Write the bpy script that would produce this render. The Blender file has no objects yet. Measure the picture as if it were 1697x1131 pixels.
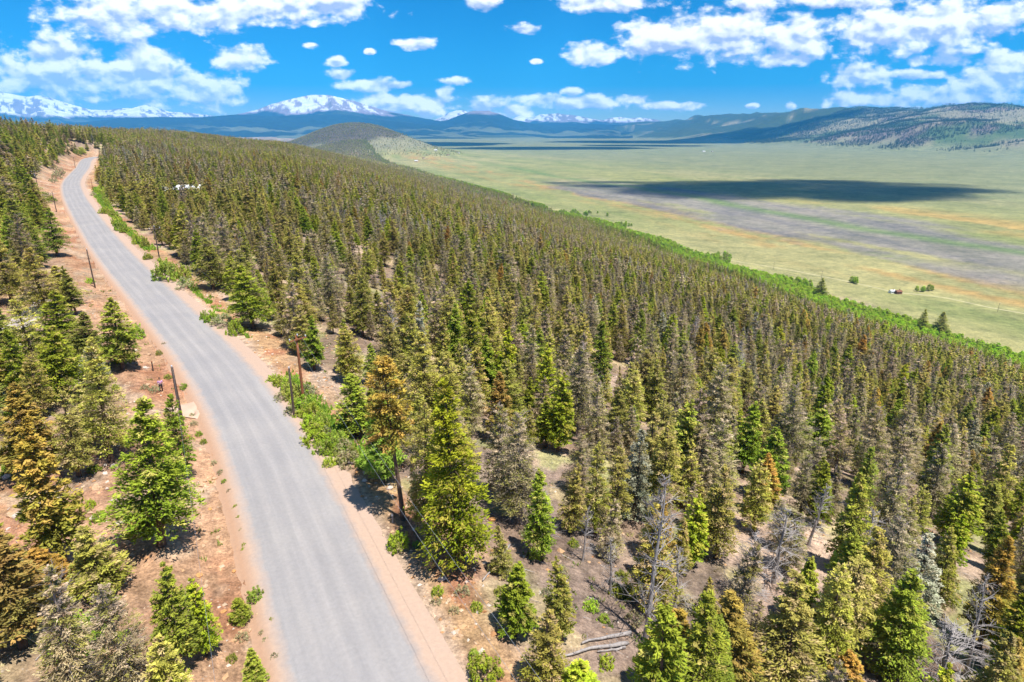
import bpy, bmesh, math, random
import numpy as np
from mathutils import Vector

# ------------------------------------------------------------------ camera, sky, sun, exposure
sc = bpy.context.scene
col = sc.collection
FPX, IMW, IMH = 1060.0, 1697.0, 1131.0
PITCH = math.radians(18.4)
CAM = np.array([0.0, 0.0, 30.0])
cam_data = bpy.data.cameras.new("camera")
cam_data.sensor_width = 36.0
cam_data.lens = 36.0 * FPX / IMW
cam_data.clip_start = 0.5
cam_data.clip_end = 200000.0
cam = bpy.data.objects.new("camera", cam_data)
cam.location = CAM
cam.rotation_euler = (math.radians(90) - PITCH, 0, 0)
col.objects.link(cam)
sc.camera = cam

SUN_DIR = np.array([0.27, -0.27, 0.92]); SUN_DIR /= np.linalg.norm(SUN_DIR)
SUN_EL = math.asin(SUN_DIR[2]); SUN_AZ = math.atan2(SUN_DIR[0], SUN_DIR[1])
sun_data = bpy.data.lights.new("sun", 'SUN')
sun_data.energy = 4.6
sun_data.angle = math.radians(0.53)
sun_data.color = (1.0, 0.965, 0.915)
sun = bpy.data.objects.new("sun", sun_data)
sun.rotation_euler = Vector(SUN_DIR).to_track_quat('Z', 'Y').to_euler()
sun.location = (0, 0, 400)
col.objects.link(sun)

vs = sc.view_settings
vs.view_transform = 'Standard'; vs.look = 'None'; vs.gamma = 1.0
vs.use_curve_mapping = False
vs.exposure = 0.75
SKY_STRENGTH = 0.10

sc.render.engine = 'CYCLES'
cy = sc.cycles
cy.max_bounces = 4; cy.diffuse_bounces = 2; cy.glossy_bounces = 1
cy.transmission_bounces = 2; cy.transparent_max_bounces = 24; cy.volume_bounces = 1
cy.caustics_reflective = False; cy.caustics_refractive = False
cy.use_denoising = True
cy.use_adaptive_sampling = True
cy.adaptive_threshold = 0.02

def pix_dir(px, py):
    u = (px - IMW / 2) / FPX; v = (IMH / 2 - py) / FPX
    c, s = math.cos(PITCH), math.sin(PITCH)
    return np.array([u, c + v * s, -s + v * c])

def project(p):
    r = np.asarray(p, float) - CAM
    c, s = math.cos(PITCH), math.sin(PITCH)
    d = r[..., 1] * c - r[..., 2] * s
    up = r[..., 1] * s + r[..., 2] * c
    d = np.where(np.abs(d) < 1e-6, 1e-6, d)
    return IMW / 2 + FPX * r[..., 0] / d, IMH / 2 - FPX * up / d, d

# ---- world: Nishita sky with cumulus placed by direction
world = bpy.data.worlds.new("World"); sc.world = world
world.use_nodes = True
wn = world.node_tree.nodes; wl = world.node_tree.links
wn.clear()
def N(tree, typ, **kw):
    n = tree.nodes.new(typ)
    for k, v in kw.items():
        if k == 'inp':
            for kk, vv in v.items(): n.inputs[kk].default_value = vv
        else: setattr(n, k, v)
    return n
wt = world.node_tree
def wmath(op, a, b=None, c=None, clamp=False):
    n = N(wt, 'ShaderNodeMath', operation=op, use_clamp=clamp)
    for i, x in enumerate((a, b, c)):
        if x is None: continue
        if isinstance(x, (int, float)): n.inputs[i].default_value = x
        else: wl.new(x, n.inputs[i])
    return n.outputs[0]
out = N(wt, 'ShaderNodeOutputWorld'); bg = N(wt, 'ShaderNodeBackground')
bg.inputs['Strength'].default_value = SKY_STRENGTH
sky = N(wt, 'ShaderNodeTexSky', sky_type='NISHITA', sun_disc=False)
sky.sun_elevation = SUN_EL; sky.sun_rotation = SUN_AZ
sky.altitude = 3000; sky.air_density = 1.0; sky.dust_density = 0.3; sky.ozone_density = 2.5
hs = N(wt, 'ShaderNodeHueSaturation'); hs.inputs['Saturation'].default_value = 2.3; hs.inputs['Value'].default_value = 0.84
wl.new(sky.outputs[0], hs.inputs['Color'])
tc = N(wt, 'ShaderNodeTexCoord')
sep = N(wt, 'ShaderNodeSeparateXYZ'); wl.new(tc.outputs['Generated'], sep.inputs[0])
ay = wmath('MAXIMUM', wmath('ABSOLUTE', sep.outputs['Y']), 0.05)
ca = wmath('DIVIDE', sep.outputs['X'], ay)
ce = wmath('DIVIDE', sep.outputs['Z'], ay)
comb = N(wt, 'ShaderNodeCombineXYZ'); wl.new(ca, comb.inputs[0]); wl.new(ce, comb.inputs[1])
P0 = comb.outputs[0]
# clouds as ellipses: photograph-centred direction (x, y), half width, half height (in view-angle units of 1/1060)
CLOUDS = [(190,30,130,42),(300,18,200,32),(470,8,150,30),(560,2,70,20),
 (80,130,170,50),(230,128,130,46),(340,150,70,30),(100,100,90,40),(250,100,60,28),
 (395,98,58,20),(690,73,34,10),(565,124,25,9),(612,143,60,12),(660,142,28,8),(558,103,17,8),(752,134,36,7),
 (640,172,58,20),(700,172,60,22),(735,158,20,18),(800,178,50,18),(850,185,40,14),
 (800,3,30,14),(870,48,28,10),(888,102,12,5),
 (1000,4,100,18),(980,90,58,20),(1100,62,90,40),(1210,60,150,44),(1330,60,70,36),(1290,98,60,14),
 (1450,52,90,40),(1560,45,150,50),(1660,30,60,30),(1410,126,62,20),(1560,100,60,14),(1530,125,70,10),
 (1450,165,90,16),(1560,160,110,26),(1650,140,90,34),(1690,100,60,26),(1600,185,130,12),
 (900,165,50,12),(960,172,75,14),(1050,165,34,10),(1110,176,60,9),(945,153,20,8),(1310,175,12,7),(1245,176,12,5),
 (1240,5,40,14),(1420,3,120,12),(520,75,22,7),(612,86,10,6)]
def chain(src, dy, sx, sy):
    cur = None
    for (cx, cy_, rx, ry) in CLOUDS:
        d = pix_dir(cx, cy_); a0 = d[0] / d[1]; e0 = d[2] / d[1]
        ra = rx / FPX * sx * 1.22; re = ry / FPX * sy * 1.18
        e0 += dy * ry / FPX
        m = N(wt, 'ShaderNodeVectorMath', operation='MULTIPLY_ADD')
        wl.new(src, m.inputs[0]); m.inputs[1].default_value = (1 / ra, 1 / re, 0); m.inputs[2].default_value = (-a0 / ra, -e0 / re, 0)
        l = N(wt, 'ShaderNodeVectorMath', operation='LENGTH'); wl.new(m.outputs[0], l.inputs[0])
        if cur is None: cur = l.outputs['Value']
        else:
            mm = N(wt, 'ShaderNodeMath', operation='SMOOTH_MIN'); mm.inputs[2].default_value = 0.25
            wl.new(cur, mm.inputs[0]); wl.new(l.outputs['Value'], mm.inputs[1]); cur = mm.outputs[0]
    return cur
sc1 = N(wt, 'ShaderNodeVectorMath', operation='MULTIPLY'); wl.new(P0, sc1.inputs[0]); sc1.inputs[1].default_value = (3.4, 6.0, 1)
PN = sc1.outputs[0]
def cnoise(off):
    ad = N(wt, 'ShaderNodeVectorMath', operation='ADD'); wl.new(PN, ad.inputs[0]); ad.inputs[1].default_value = off
    nz = N(wt, 'ShaderNodeTexNoise', noise_dimensions='2D'); nz.inputs['Scale'].default_value = 3.6; nz.inputs['Detail'].default_value = 9; nz.inputs['Roughness'].default_value = 0.60
    nz.inputs['Distortion'].default_value = 0.25
    wl.new(ad.outputs[0], nz.inputs['Vector'])
    vo = N(wt, 'ShaderNodeTexVoronoi', voronoi_dimensions='2D', feature='SMOOTH_F1'); vo.inputs['Scale'].default_value = 7.0; vo.inputs['Detail'].default_value = 2.5; vo.inputs['Smoothness'].default_value = 0.6
    wl.new(ad.outputs[0], vo.inputs['Vector'])
    return wmath('SUBTRACT', wmath('MULTIPLY', nz.outputs[0], 1.25), wmath('MULTIPLY', vo.outputs['Distance'], 0.55))
n1 = cnoise((3.1, 7.7, 0)); n2 = cnoise((3.1 + 0.02, 7.7 + 0.05, 0))
dist = chain(P0, 0.0, 1.0, 1.0)
low = chain(P0, -0.70, 1.0, 0.8)
nn = wmath('SUBTRACT', n1, 0.42)
nzh = N(wt, 'ShaderNodeTexNoise', noise_dimensions='2D', inp={'Scale': 17.0, 'Detail': 5, 'Roughness': .6}); wl.new(PN, nzh.inputs['Vector'])
field = wmath('ADD', wmath('ADD', wmath('SUBTRACT', 1.0, dist), wmath('MULTIPLY', nn, 0.85)), wmath('MULTIPLY', wmath('SUBTRACT', nzh.outputs[0], 0.5), 0.6))
mr = N(wt, 'ShaderNodeMapRange', interpolation_type='SMOOTHSTEP'); wl.new(field, mr.inputs['Value'])
mr.inputs['From Min'].default_value = 0.0; mr.inputs['From Max'].default_value = 0.46
alpha = wmath('MULTIPLY', mr.outputs[0], 0.97)
relief = wmath('MULTIPLY', wmath('SUBTRACT', n1, n2), 1.7)
base = wmath('MULTIPLY', wmath('SUBTRACT', 1.0, low, clamp=True), 0.72)
lit = wmath('ADD', wmath('SUBTRACT', 0.95, base), relief)  # cloud shading painted into the colour: undersides darker, sunward sides lighter
ramp = N(wt, 'ShaderNodeValToRGB'); wl.new(lit, ramp.inputs[0])
cr = ramp.color_ramp
cr.elements[0].position = 0.25; cr.elements[0].color = (2.9, 3.4, 4.8, 1)
cr.elements[1].position = 1.0; cr.elements[1].color = (8.0, 7.9, 7.9, 1)
e = cr.elements.new(0.62); e.color = (5.5, 5.7, 6.5, 1)
mix = N(wt, 'ShaderNodeMix', data_type='RGBA'); wl.new(alpha, mix.inputs[0])
odp = wmath('MINIMUM', wmath('DIVIDE', 1450.0, wmath('MAXIMUM', ce, 0.01)), 27500.0)
cmul = wmath('POWER', 2.718, wmath('MULTIPLY', odp, 5.1e-5 * 0.5))
cvm = N(wt, 'ShaderNodeVectorMath', operation='SCALE'); wl.new(ramp.outputs[0], cvm.inputs[0]); wl.new(cmul, cvm.inputs['Scale'])
wl.new(hs.outputs[0], mix.inputs[6]); wl.new(cvm.outputs[0], mix.inputs[7])
wl.new(mix.outputs[2], bg.inputs[0])
# higher up: the same fair-weather cumulus, looser
bg2 = N(wt, 'ShaderNodeBackground'); bg2.inputs['Strength'].default_value = SKY_STRENGTH
pl = N(wt, 'ShaderNodeVectorMath', operation='SCALE'); wl.new(tc.outputs['Generated'], pl.inputs[0])
wl.new(wmath('DIVIDE', 1.0, wmath('MAXIMUM', sep.outputs['Z'], 0.15)), pl.inputs['Scale'])
nz2 = N(wt, 'ShaderNodeTexNoise', noise_dimensions='2D', inp={'Scale': 1.3, 'Detail': 5, 'Roughness': .55}); wl.new(pl.outputs[0], nz2.inputs['Vector'])
mr2 = N(wt, 'ShaderNodeMapRange', interpolation_type='SMOOTHSTEP', inp={'From Min': .56, 'From Max': .68}); wl.new(nz2.outputs[0], mr2.inputs['Value'])
mix2 = N(wt, 'ShaderNodeMix', data_type='RGBA'); wl.new(mr2.outputs[0], mix2.inputs[0]); wl.new(hs.outputs[0], mix2.inputs[6]); mix2.inputs[7].default_value = (5.4, 5.5, 6.0, 1)
wl.new(mix2.outputs[2], bg2.inputs[0])
band = wmath('LESS_THAN', ce, 0.23)
ms = N(wt, 'ShaderNodeMixShader'); wl.new(band, ms.inputs[0]); wl.new(bg2.outputs[0], ms.inputs[1]); wl.new(bg.outputs[0], ms.inputs[2])
wl.new(ms.outputs[0], out.inputs[0])
world.cycles.sampling_method = 'NONE'

# ------------------------------------------------------------------ numeric helpers
def hash2(ix, iy, seed):
    h = (ix.astype(np.int64) * 374761393 + iy.astype(np.int64) * 668265263 + seed * 974634777) & 0xFFFFFFFF
    h = ((h ^ (h >> 13)) * 1274126177) & 0xFFFFFFFF
    h = h ^ (h >> 16)
    return (h & 0xFFFFFF) / float(0xFFFFFF)
def vnoise(x, y, seed=0):
    x = np.asarray(x, float); y = np.asarray(y, float)
    xi = np.floor(x); yi = np.floor(y); fx = x - xi; fy = y - yi
    fx = fx * fx * fx * (fx * (fx * 6 - 15) + 10); fy = fy * fy * fy * (fy * (fy * 6 - 15) + 10)
    a = hash2(xi, yi, seed); b = hash2(xi + 1, yi, seed); c = hash2(xi, yi + 1, seed); d = hash2(xi + 1, yi + 1, seed)
    return (a * (1 - fx) + b * fx) * (1 - fy) + (c * (1 - fx) + d * fx) * fy
def fbm(x, y, octaves=4, seed=0, gain=0.5):
    s = 0; a = 1; t = 0; x = np.asarray(x, float); y = np.asarray(y, float)
    for o in range(octaves):
        s = s + a * vnoise(x * 2 ** o + 17.3 * o, y * 2 ** o - 9.1 * o, seed + o); t += a; a *= gain
    return s / t
def ridged(x, y, octaves=4, seed=0):
    s = 0; a = 1; t = 0
    for o in range(octaves):
        s = s + a * (1 - np.abs(2 * vnoise(x * 2 ** o + 5.3 * o, y * 2 ** o + 3.1 * o, seed + o) - 1)); t += a; a *= 0.5
    return s / t
def sstep(a, b, x):
    t = np.clip((np.asarray(x, float) - a) / (b - a), 0, 1); return t * t * (3 - 2 * t)
def lerp(a, b, t): return a + (b - a) * t
def lerpc(c, c2, m): return c + (np.asarray(c2, float) - c) * np.asarray(m)[..., None]

# ------------------------------------------------------------------ terrain shape (metres, road near the drone at z = 0)
def B0(t): return np.interp(t, [-500, 0, 800, 1500, 3000, 4200, 5200], [0, 0, -2, -8, -45, -105, -125])
def CREST(t): return np.interp(t, [-500, 500, 700, 1500, 3000, 4200, 5200], [27, 27, 26, 18, -25, -95, -120])
def st(x, y): return 0.944 * x + 0.33 * y, -0.33 * x + 0.944 * y
def base_height(x, y):
    x = np.asarray(x, float); y = np.asarray(y, float)
    s, t = st(x, y)
    b0 = B0(t); cr_ = CREST(t)
    g = np.interp(s, [0, 60, 200, 300, 400, 470, 520, 600, 680], [1, .903, .63, .41, .20, .09, .045, .012, 0])
    right = -140 + (140 + b0) * g
    w = np.interp(-s, [0, 30, 80, 200], [0, .07, .24, 1])
    left = b0 + (cr_ - b0) * w
    left = left - 0.16 * np.maximum(-s - 360, 0); left = np.maximum(left, -110)
    z = np.where(s > 0, right, left)
    hillf = 1 - sstep(480, 640, s)
    z = z + hillf * (fbm(x / 60, y / 60, 3, 3) - 0.5) * 5 * sstep(15, 60, np.hypot(x, y)) + hillf * (fbm(x / 260, y / 260, 2, 9) - 0.5) * 14 * sstep(200, 600, np.hypot(x, y))
    # far wooded hill beyond the ridge's end
    s2 = (s - 560) / 400.0; t2 = (t - 5250) / 1050.0
    hb = 205 * np.exp(-(np.abs(s2) ** 2.2 + np.abs(t2) ** 2.4) * 0.8)
    z = np.where(t > 2600, np.maximum(z, -140 + hb + (fbm(x / 350, y / 350, 4, 21) - .5) * 40 * sstep(5, 60, hb)), z)
    # second, lower spur behind it
    s3 = (s - 900) / 500.0; t3 = (t - 8200) / 900.0
    z = np.maximum(z, -140 + 150 * np.exp(-(s3 ** 2 + t3 ** 2)))
    # hills along the far side of the valley
    xb = np.interp(y, [0, 3700, 6000, 9500, 16000, 24000], [3300, 2940, 2560, 2350, 2100, 1900])
    amp = np.interp(y, [0, 3000, 5500, 8000, 10500, 15000, 22000], [285, 285, 310, 400, 430, 400, 240])
    r = x - xb + (fbm(x / 900, y / 700, 3, 31) - .5) * 900
    hr = sstep(-100, 2300, r)
    gul = ridged(x / 1500 + y / 2600, y / 800 - x / 2400, 4, 41)
    z = z + amp * hr * (0.62 + 0.55 * gul) * np.where(y > -3000, 1, 1)
    # far low hills between valley and mountains
    fr = sstep(10500, 15000, y)
    z = z + fr * (fbm(x / 2600, y / 2600, 4, 51) - 0.42) * 260
    z = z + sstep(640, 900, s) * (fbm(x / 300, y / 300, 3, 61) - .5) * 3
    return z

ROAD_PIX = [(597,1131,0),(547,1000,0),(508,900,0.1),(468,800,0.2),(420,700,.4),(352,600,.6),(262,500,1.0),(205,440,1.5),(172,400,2.0),(137,350,3.0),(121,320,4.2),(120,300,5.0),(136,280,6.0),(152,262,7.3)]
rp = []
for (px, py, z) in ROAD_PIX:
    d = pix_dir(px, py); k = (z - CAM[2]) / d[2]; rp.append(CAM + d * k)
p0 = rp[0]; dr = (rp[0] - rp[1]); dr = dr / np.linalg.norm(dr)
rp = [p0 + dr * 60 + np.array([3, 0, 0.0]), p0 + dr * 25 + np.array([.6, 0, 0])] + rp
l_ = rp[-1]
rp += [l_ + np.array([6, 40, .6]), l_ + np.array([-4, 85, .8]), l_ + np.array([-40, 140, 1.0])]
rp = np.array(rp)
def catmull(P, step=1.0):
    out_ = []
    for i in range(len(P) - 1):
        a = P[max(i - 1, 0)]; b = P[i]; c = P[i + 1]; d = P[min(i + 2, len(P) - 1)]
        n = max(2, int(np.linalg.norm(c - b) / step))
        for k in range(n):
            u = k / n
            out_.append(0.5 * ((2 * b) + (-a + c) * u + (2 * a - 5 * b + 4 * c - d) * u * u + (-a + 3 * b - 3 * c + d) * u ** 3))
    out_.append(P[-1]); return np.array(out_)
ROAD = catmull(rp)
for _ in range(12):
    ROAD[1:-1] = 0.25 * ROAD[:-2] + 0.5 * ROAD[1:-1] + 0.25 * ROAD[2:]
RT = np.gradient(ROAD[:, :2], axis=0); RT /= np.linalg.norm(RT, axis=1)[:, None]
RN = np.stack([RT[:, 1], -RT[:, 0]], 1)          # to the downhill (valley) side
RQ, RQN = ROAD[::2], RN[::2]
def road_dist(x, y):
    """signed distance to the road's centre (+ = valley side) and road height there"""
    x = np.asarray(x, float).ravel(); y = np.asarray(y, float).ravel()
    rd = np.full(x.shape, 999.0); rz = np.zeros(x.shape)
    near = np.where((x > -420) & (x < 90) & (y > -90) & (y < 800))[0]
    for k in range(0, len(near), 20000):
        ii = near[k:k + 20000]
        dx = x[ii, None] - RQ[None, :, 0]; dy = y[ii, None] - RQ[None, :, 1]
        q = dx * dx + dy * dy; j = q.argmin(1); r_ = np.arange(len(ii))
        sd = dx[r_, j] * RQN[j, 0] + dy[r_, j] * RQN[j, 1]; el_ = dx[r_, j] * RQN[j, 1] - dy[r_, j] * RQN[j, 0]; q[r_, j] -= np.minimum(el_ * el_, 1.2)
        rd[ii] = np.sign(sd) * np.sqrt(np.maximum(q[r_, j], 0)); rz[ii] = RQ[j, 2]
    return rd, rz
HALF = 3.7
def ground(x, y, with_rd=False):
    shp = np.shape(x); x = np.asarray(x, float).ravel(); y = np.asarray(y, float).ravel()
    z = base_height(x, y); rd, rz = road_dist(x, y)
    a = np.abs(rd)
    # verge profile: flat shoulder, ditch / bank, then the natural hillside
    prof = np.where(rd > 0, -0.25 * sstep(5.5, 8.5, rd) - 0.9 * sstep(8, 13, rd), -0.25 * sstep(4, 5, -rd) + 1.1 * sstep(5.5, 10, -rd))
    m = sstep(7, 26, a)
    zr = rz + prof - 0.12 * (1 - sstep(4.4, 6.6, a))
    z = lerp(zr, z, m)
    rough = (fbm(x / 2.2, y / 2.2, 3, 71) - .5) * 0.55 * sstep(5.5, 9, a) * (1 - sstep(150, 300, np.hypot(x, y)))
    z = z + rough
    z = z.reshape(shp)
    return (z, rd.reshape(shp)) if with_rd else z
def at(px, py):
    d = pix_dir(px, py); d = d / np.linalg.norm(d)
    ks = np.concatenate([np.arange(15, 300, 2.0), 300 * 1.015 ** np.arange(0, 260)])
    pts = CAM[None] + d[None] * ks[:, None]
    gz = ground(pts[:, 0], pts[:, 1]); below = np.where(pts[:, 2] <= gz)[0]
    if len(below) == 0: return pts[-1]
    i = below[0]
    kf = np.linspace(ks[max(i - 1, 0)], ks[i], 40); pf = CAM[None] + d[None] * kf[:, None]; df_ = pf[:, 2] - ground(pf[:, 0], pf[:, 1])
    j = max(1, int(np.argmax(df_ <= 0))); w_ = df_[j - 1] / (df_[j - 1] - df_[j] + 1e-9); p = pf[j - 1] + (pf[j] - pf[j - 1]) * np.clip(w_, 0, 1)
    p[2] = ground(np.array([p[0]]), np.array([p[1]]))[0]
    return p

# ------------------------------------------------------------------ mesh helpers
def np_mesh(name, verts, quads=None, tris=None, mats=(), mat_idx=None, smooth=False, fcol=None, fl=None):
    me = bpy.data.meshes.new(name)
    verts = np.asarray(verts, np.float32)
    nq = 0 if quads is None else len(quads); nt = 0 if tris is None else len(tris)
    me.vertices.add(len(verts)); me.vertices.foreach_set('co', verts.ravel())
    me.loops.add(nq * 4 + nt * 3); me.polygons.add(nq + nt)
    idx = np.concatenate([np.asarray(quads, np.int32).ravel() if nq else np.zeros(0, np.int32), np.asarray(tris, np.int32).ravel() if nt else np.zeros(0, np.int32)])
    me.loops.foreach_set('vertex_index', idx)
    starts = np.concatenate([np.arange(nq) * 4, nq * 4 + np.arange(nt) * 3]).astype(np.int32)
    me.polygons.foreach_set('loop_start', starts)
    for m in mats: me.materials.append(m)
    if mat_idx is not None: me.polygons.foreach_set('material_index', np.asarray(mat_idx, np.int32))
    me.polygons.foreach_set('use_smooth', np.full(nq + nt, smooth))
    for k, v in (fcol or {}).items():
        a = me.attributes.new(k, 'FLOAT_COLOR', 'POINT'); v = np.asarray(v, np.float32)
        if v.shape[1] == 3: v = np.concatenate([v, np.ones((len(v), 1), np.float32)], 1)
        a.data.foreach_set('color', v.ravel())
    for k, v in (fl or {}).items():
        a = me.attributes.new(k, 'FLOAT', 'POINT'); a.data.foreach_set('value', np.asarray(v, np.float32))
    me.update(calc_edges=True); me.validate()
    return me
def link(name, data, parent=None, loc=None, **props):
    o = bpy.data.objects.new(name, data); col.objects.link(o)
    if parent is not None: o.parent = parent
    if loc is not None: o.location = loc
    for k, v in props.items(): o[k] = v
    return o
def grid_quads(nr, nc, wrap=False):
    i = np.arange(nr - 1)[:, None]; j = np.arange(nc if wrap else nc - 1)[None, :]
    j2 = (j + 1) % nc
    return np.stack([i * nc + j + 0 * i, i * nc + j2, (i + 1) * nc + j2, (i + 1) * nc + j], -1).reshape(-1, 4)

def new_mat(name, rough=0.9, spec=0.2):
    m = bpy.data.materials.new(name); m.use_nodes = True
    t = m.node_tree; b = t.nodes['Principled BSDF']; b.inputs['Roughness'].default_value = rough; b.inputs['Specular IOR Level'].default_value = spec
    return m, t, b
def simple_mat(name, c, rough=0.85, spec=0.2, var=0.25, scale=8.0, metal=0.0):
    m, t, b = new_mat(name, rough, spec); b.inputs['Metallic'].default_value = metal
    tcn = N(t, 'ShaderNodeTexCoord'); nz = N(t, 'ShaderNodeTexNoise', inp={'Scale': scale, 'Detail': 5})
    t.links.new(tcn.outputs['Object'], nz.inputs['Vector'])
    rr = N(t, 'ShaderNodeValToRGB'); t.links.new(nz.outputs[0], rr.inputs[0])
    rr.color_ramp.elements[0].position = .3; rr.color_ramp.elements[1].position = .7
    rr.color_ramp.elements[0].color = tuple(x * (1 - var) for x in c) + (1,); rr.color_ramp.elements[1].color = tuple(min(1, x * (1 + var)) for x in c) + (1,)
    t.links.new(rr.outputs[0], b.inputs['Base Color'])
    return m

# ------------------------------------------------------------------ ground sheet (polar about the drone, fine in front, to 60 km)
front = np.radians(np.arange(-49, 49.01, 0.2)); back = np.radians(np.arange(53, 308, 5.0))
ang = np.concatenate([front, back]); NC = len(ang)
rad = 7 * 1.0165 ** np.arange(0, int(math.log(60000 / 7) / math.log(1.0165)) + 1); NR = len(rad)
X = rad[:, None] * np.sin(ang)[None]; Y = rad[:, None] * np.cos(ang)[None]
Z, RD = ground(X, Y, True)
xf, yf, zf, rdf = X.ravel(), Y.ravel(), Z.ravel(), RD.ravel()
sf, tf = st(xf, yf)
dist_f = np.hypot(xf, yf)
n_a = fbm(xf / 9, yf / 9, 4, 101); n_b = fbm(xf / 3, yf / 3, 3, 102); n_c = fbm(xf / 28, yf / 28, 4, 103)
C = np.empty((len(xf), 3)); C[:] = (0.255, 0.175, 0.125)                              # forest litter
C = lerpc(C, (0.42, 0.305, 0.23), sstep(.46, .62, n_a)); C = lerpc(C, (0.13, 0.095, 0.085), sstep(.55, .7, n_c) * .6)
C = lerpc(C, (0.30, 0.33, 0.11), sstep(.60, .72, fbm(xf / 5, yf / 5, 3, 105)) * .6)
C = lerpc(C, (0.46, 0.37, 0.19), sstep(.58, .7, fbm(xf / 7, yf / 7, 3, 106)) * .5)
soil = np.array([0.43, 0.255, 0.155]); soil_red = np.array([0.36, 0.17, 0.095]); pale = np.array([0.46, 0.335, 0.24]); scree = np.array([0.43, 0.265, 0.145])
# uphill verge: bare orange earth fading into the wood
mL = 1 - sstep(9, 17, -rdf + (n_a - .5) * 9); mL = np.where(rdf < 0, mL, 0)
cl = np.empty_like(C); cl[:] = soil; cl = lerpc(cl, soil_red, sstep(.5, .68, n_a)); cl = lerpc(cl, pale, sstep(.52, .66, n_b) * .7)
# patches of the same earth further up the slope
mP = np.where((rdf < -9) & (rdf > -90), sstep(.47, .58, fbm(xf / 14, yf / 14, 4, 107)) * .8, 0)
C = lerpc(C, cl, np.maximum(mL, mP)[:, None][:, 0])
# downhill verge: smooth tan shoulder, then stony orange fill, then the wood
mR = np.where(rdf > 0, 1 - sstep(8.5, 12.0, rdf + (n_a - .5) * 6), 0)
cr2 = np.empty_like(C); cr2[:] = (0.47, 0.33, 0.24); cr2 = lerpc(cr2, lerpc(np.tile(scree, (len(xf), 1)), soil_red, sstep(.5, .7, n_b)), sstep(5.6, 7.2, rdf + (n_a - .5) * 2))
C = lerpc(C, cr2, mR)
# --- valley grassland
val = sstep(500, 535, sf + (fbm(xf / 90, yf / 90, 3, 111) - .5) * 60)
nv = fbm(sf / 160, tf / 700, 5, 112); nv2 = fbm(sf / 60, tf / 330, 4, 113); nv3 = fbm(sf / 30, tf / 130, 3, 114)
G = np.empty_like(C); G[:] = (0.265, 0.265, 0.105)
G = lerpc(G, (0.32, 0.295, 0.13), sstep(.4, .65, nv)); G = lerpc(G, (0.20, 0.23, 0.08), sstep(.52, .68, nv2) * .7)
og = sstep(630, 730, sf + (nv - .5) * 160) * (1 - sstep(770, 890, sf + (nv2 - .5) * 260))
G = lerpc(G, (0.40, 0.245, 0.085), og * sstep(.44, .60, nv2 * .45 + nv3 * .55) * .8)
sage = sstep(760, 860, sf + (nv2 - .5) * 330 + (nv3 - .5) * 160) * (1 - sstep(1030, 1140, sf + (nv2 - .5) * 300)) * (1 - sstep(1500, 2300, tf))
G = lerpc(G, (0.235, 0.21, 0.195), sage * .85); G = lerpc(G, (0.165, 0.155, 0.155), sage * sstep(.5, .65, nv3) * .7)
creek = 985 + 60 * (fbm(tf / 420, tf * 0 + 3.3, 3, 115) - .5) * 2 + 70 * sstep(800, 200, tf)
G = lerpc(G, (0.135, 0.205, 0.065), np.exp(-((sf - creek) / (14 + 26 * nv3)) ** 2) * (1 - sstep(2600, 3600, tf)) * .8)
G = lerpc(G, (0.46, 0.30, 0.10), sstep(1100, 1180, sf) * (1 - sstep(1250, 1400, sf)) * (1 - sstep(900, 1500, tf)) * sstep(.42, .6, nv2) * .8)
G = lerpc(G, (0.20, 0.215, 0.115), sstep(1150, 2000, sf) * .8); G *= .95
C = lerpc(C, G, val * (1 - 0.0 * sf))
# --- hills across the valley: pale grass, wooded gullies (trees stand on them), pinkish soil
up = sstep(-122, -60, zf) * sstep(1900, 2500, xf + 0 * yf) * (yf > 0)
hn = fbm(xf / 420 + yf / 900, yf / 260 - xf / 900, 4, 121)
HL = np.empty_like(C); HL[:] = (0.27, 0.24, 0.145); HL = lerpc(HL, (0.20, 0.15, 0.125), sstep(.46, .58, hn)); HL = lerpc(HL, (0.09, 0.13, 0.045), sstep(.54, .64, fbm(xf / 500, yf / 300, 3, 122)))
C = lerpc(C, HL, up)
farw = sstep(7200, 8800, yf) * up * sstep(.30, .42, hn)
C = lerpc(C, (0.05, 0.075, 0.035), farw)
# --- wooded hill beyond the ridge, bare toe
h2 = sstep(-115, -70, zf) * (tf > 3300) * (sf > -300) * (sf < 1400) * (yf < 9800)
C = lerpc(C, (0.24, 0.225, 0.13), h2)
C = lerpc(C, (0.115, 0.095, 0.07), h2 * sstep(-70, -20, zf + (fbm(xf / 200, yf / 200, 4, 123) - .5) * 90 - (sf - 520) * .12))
C = lerpc(C, (0.055, 0.08, 0.04), sstep(9500, 11500, yf) * sstep(.44, .56, fbm(xf / 1500, yf / 900, 4, 124)) * sstep(-140, -118, zf))
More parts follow.
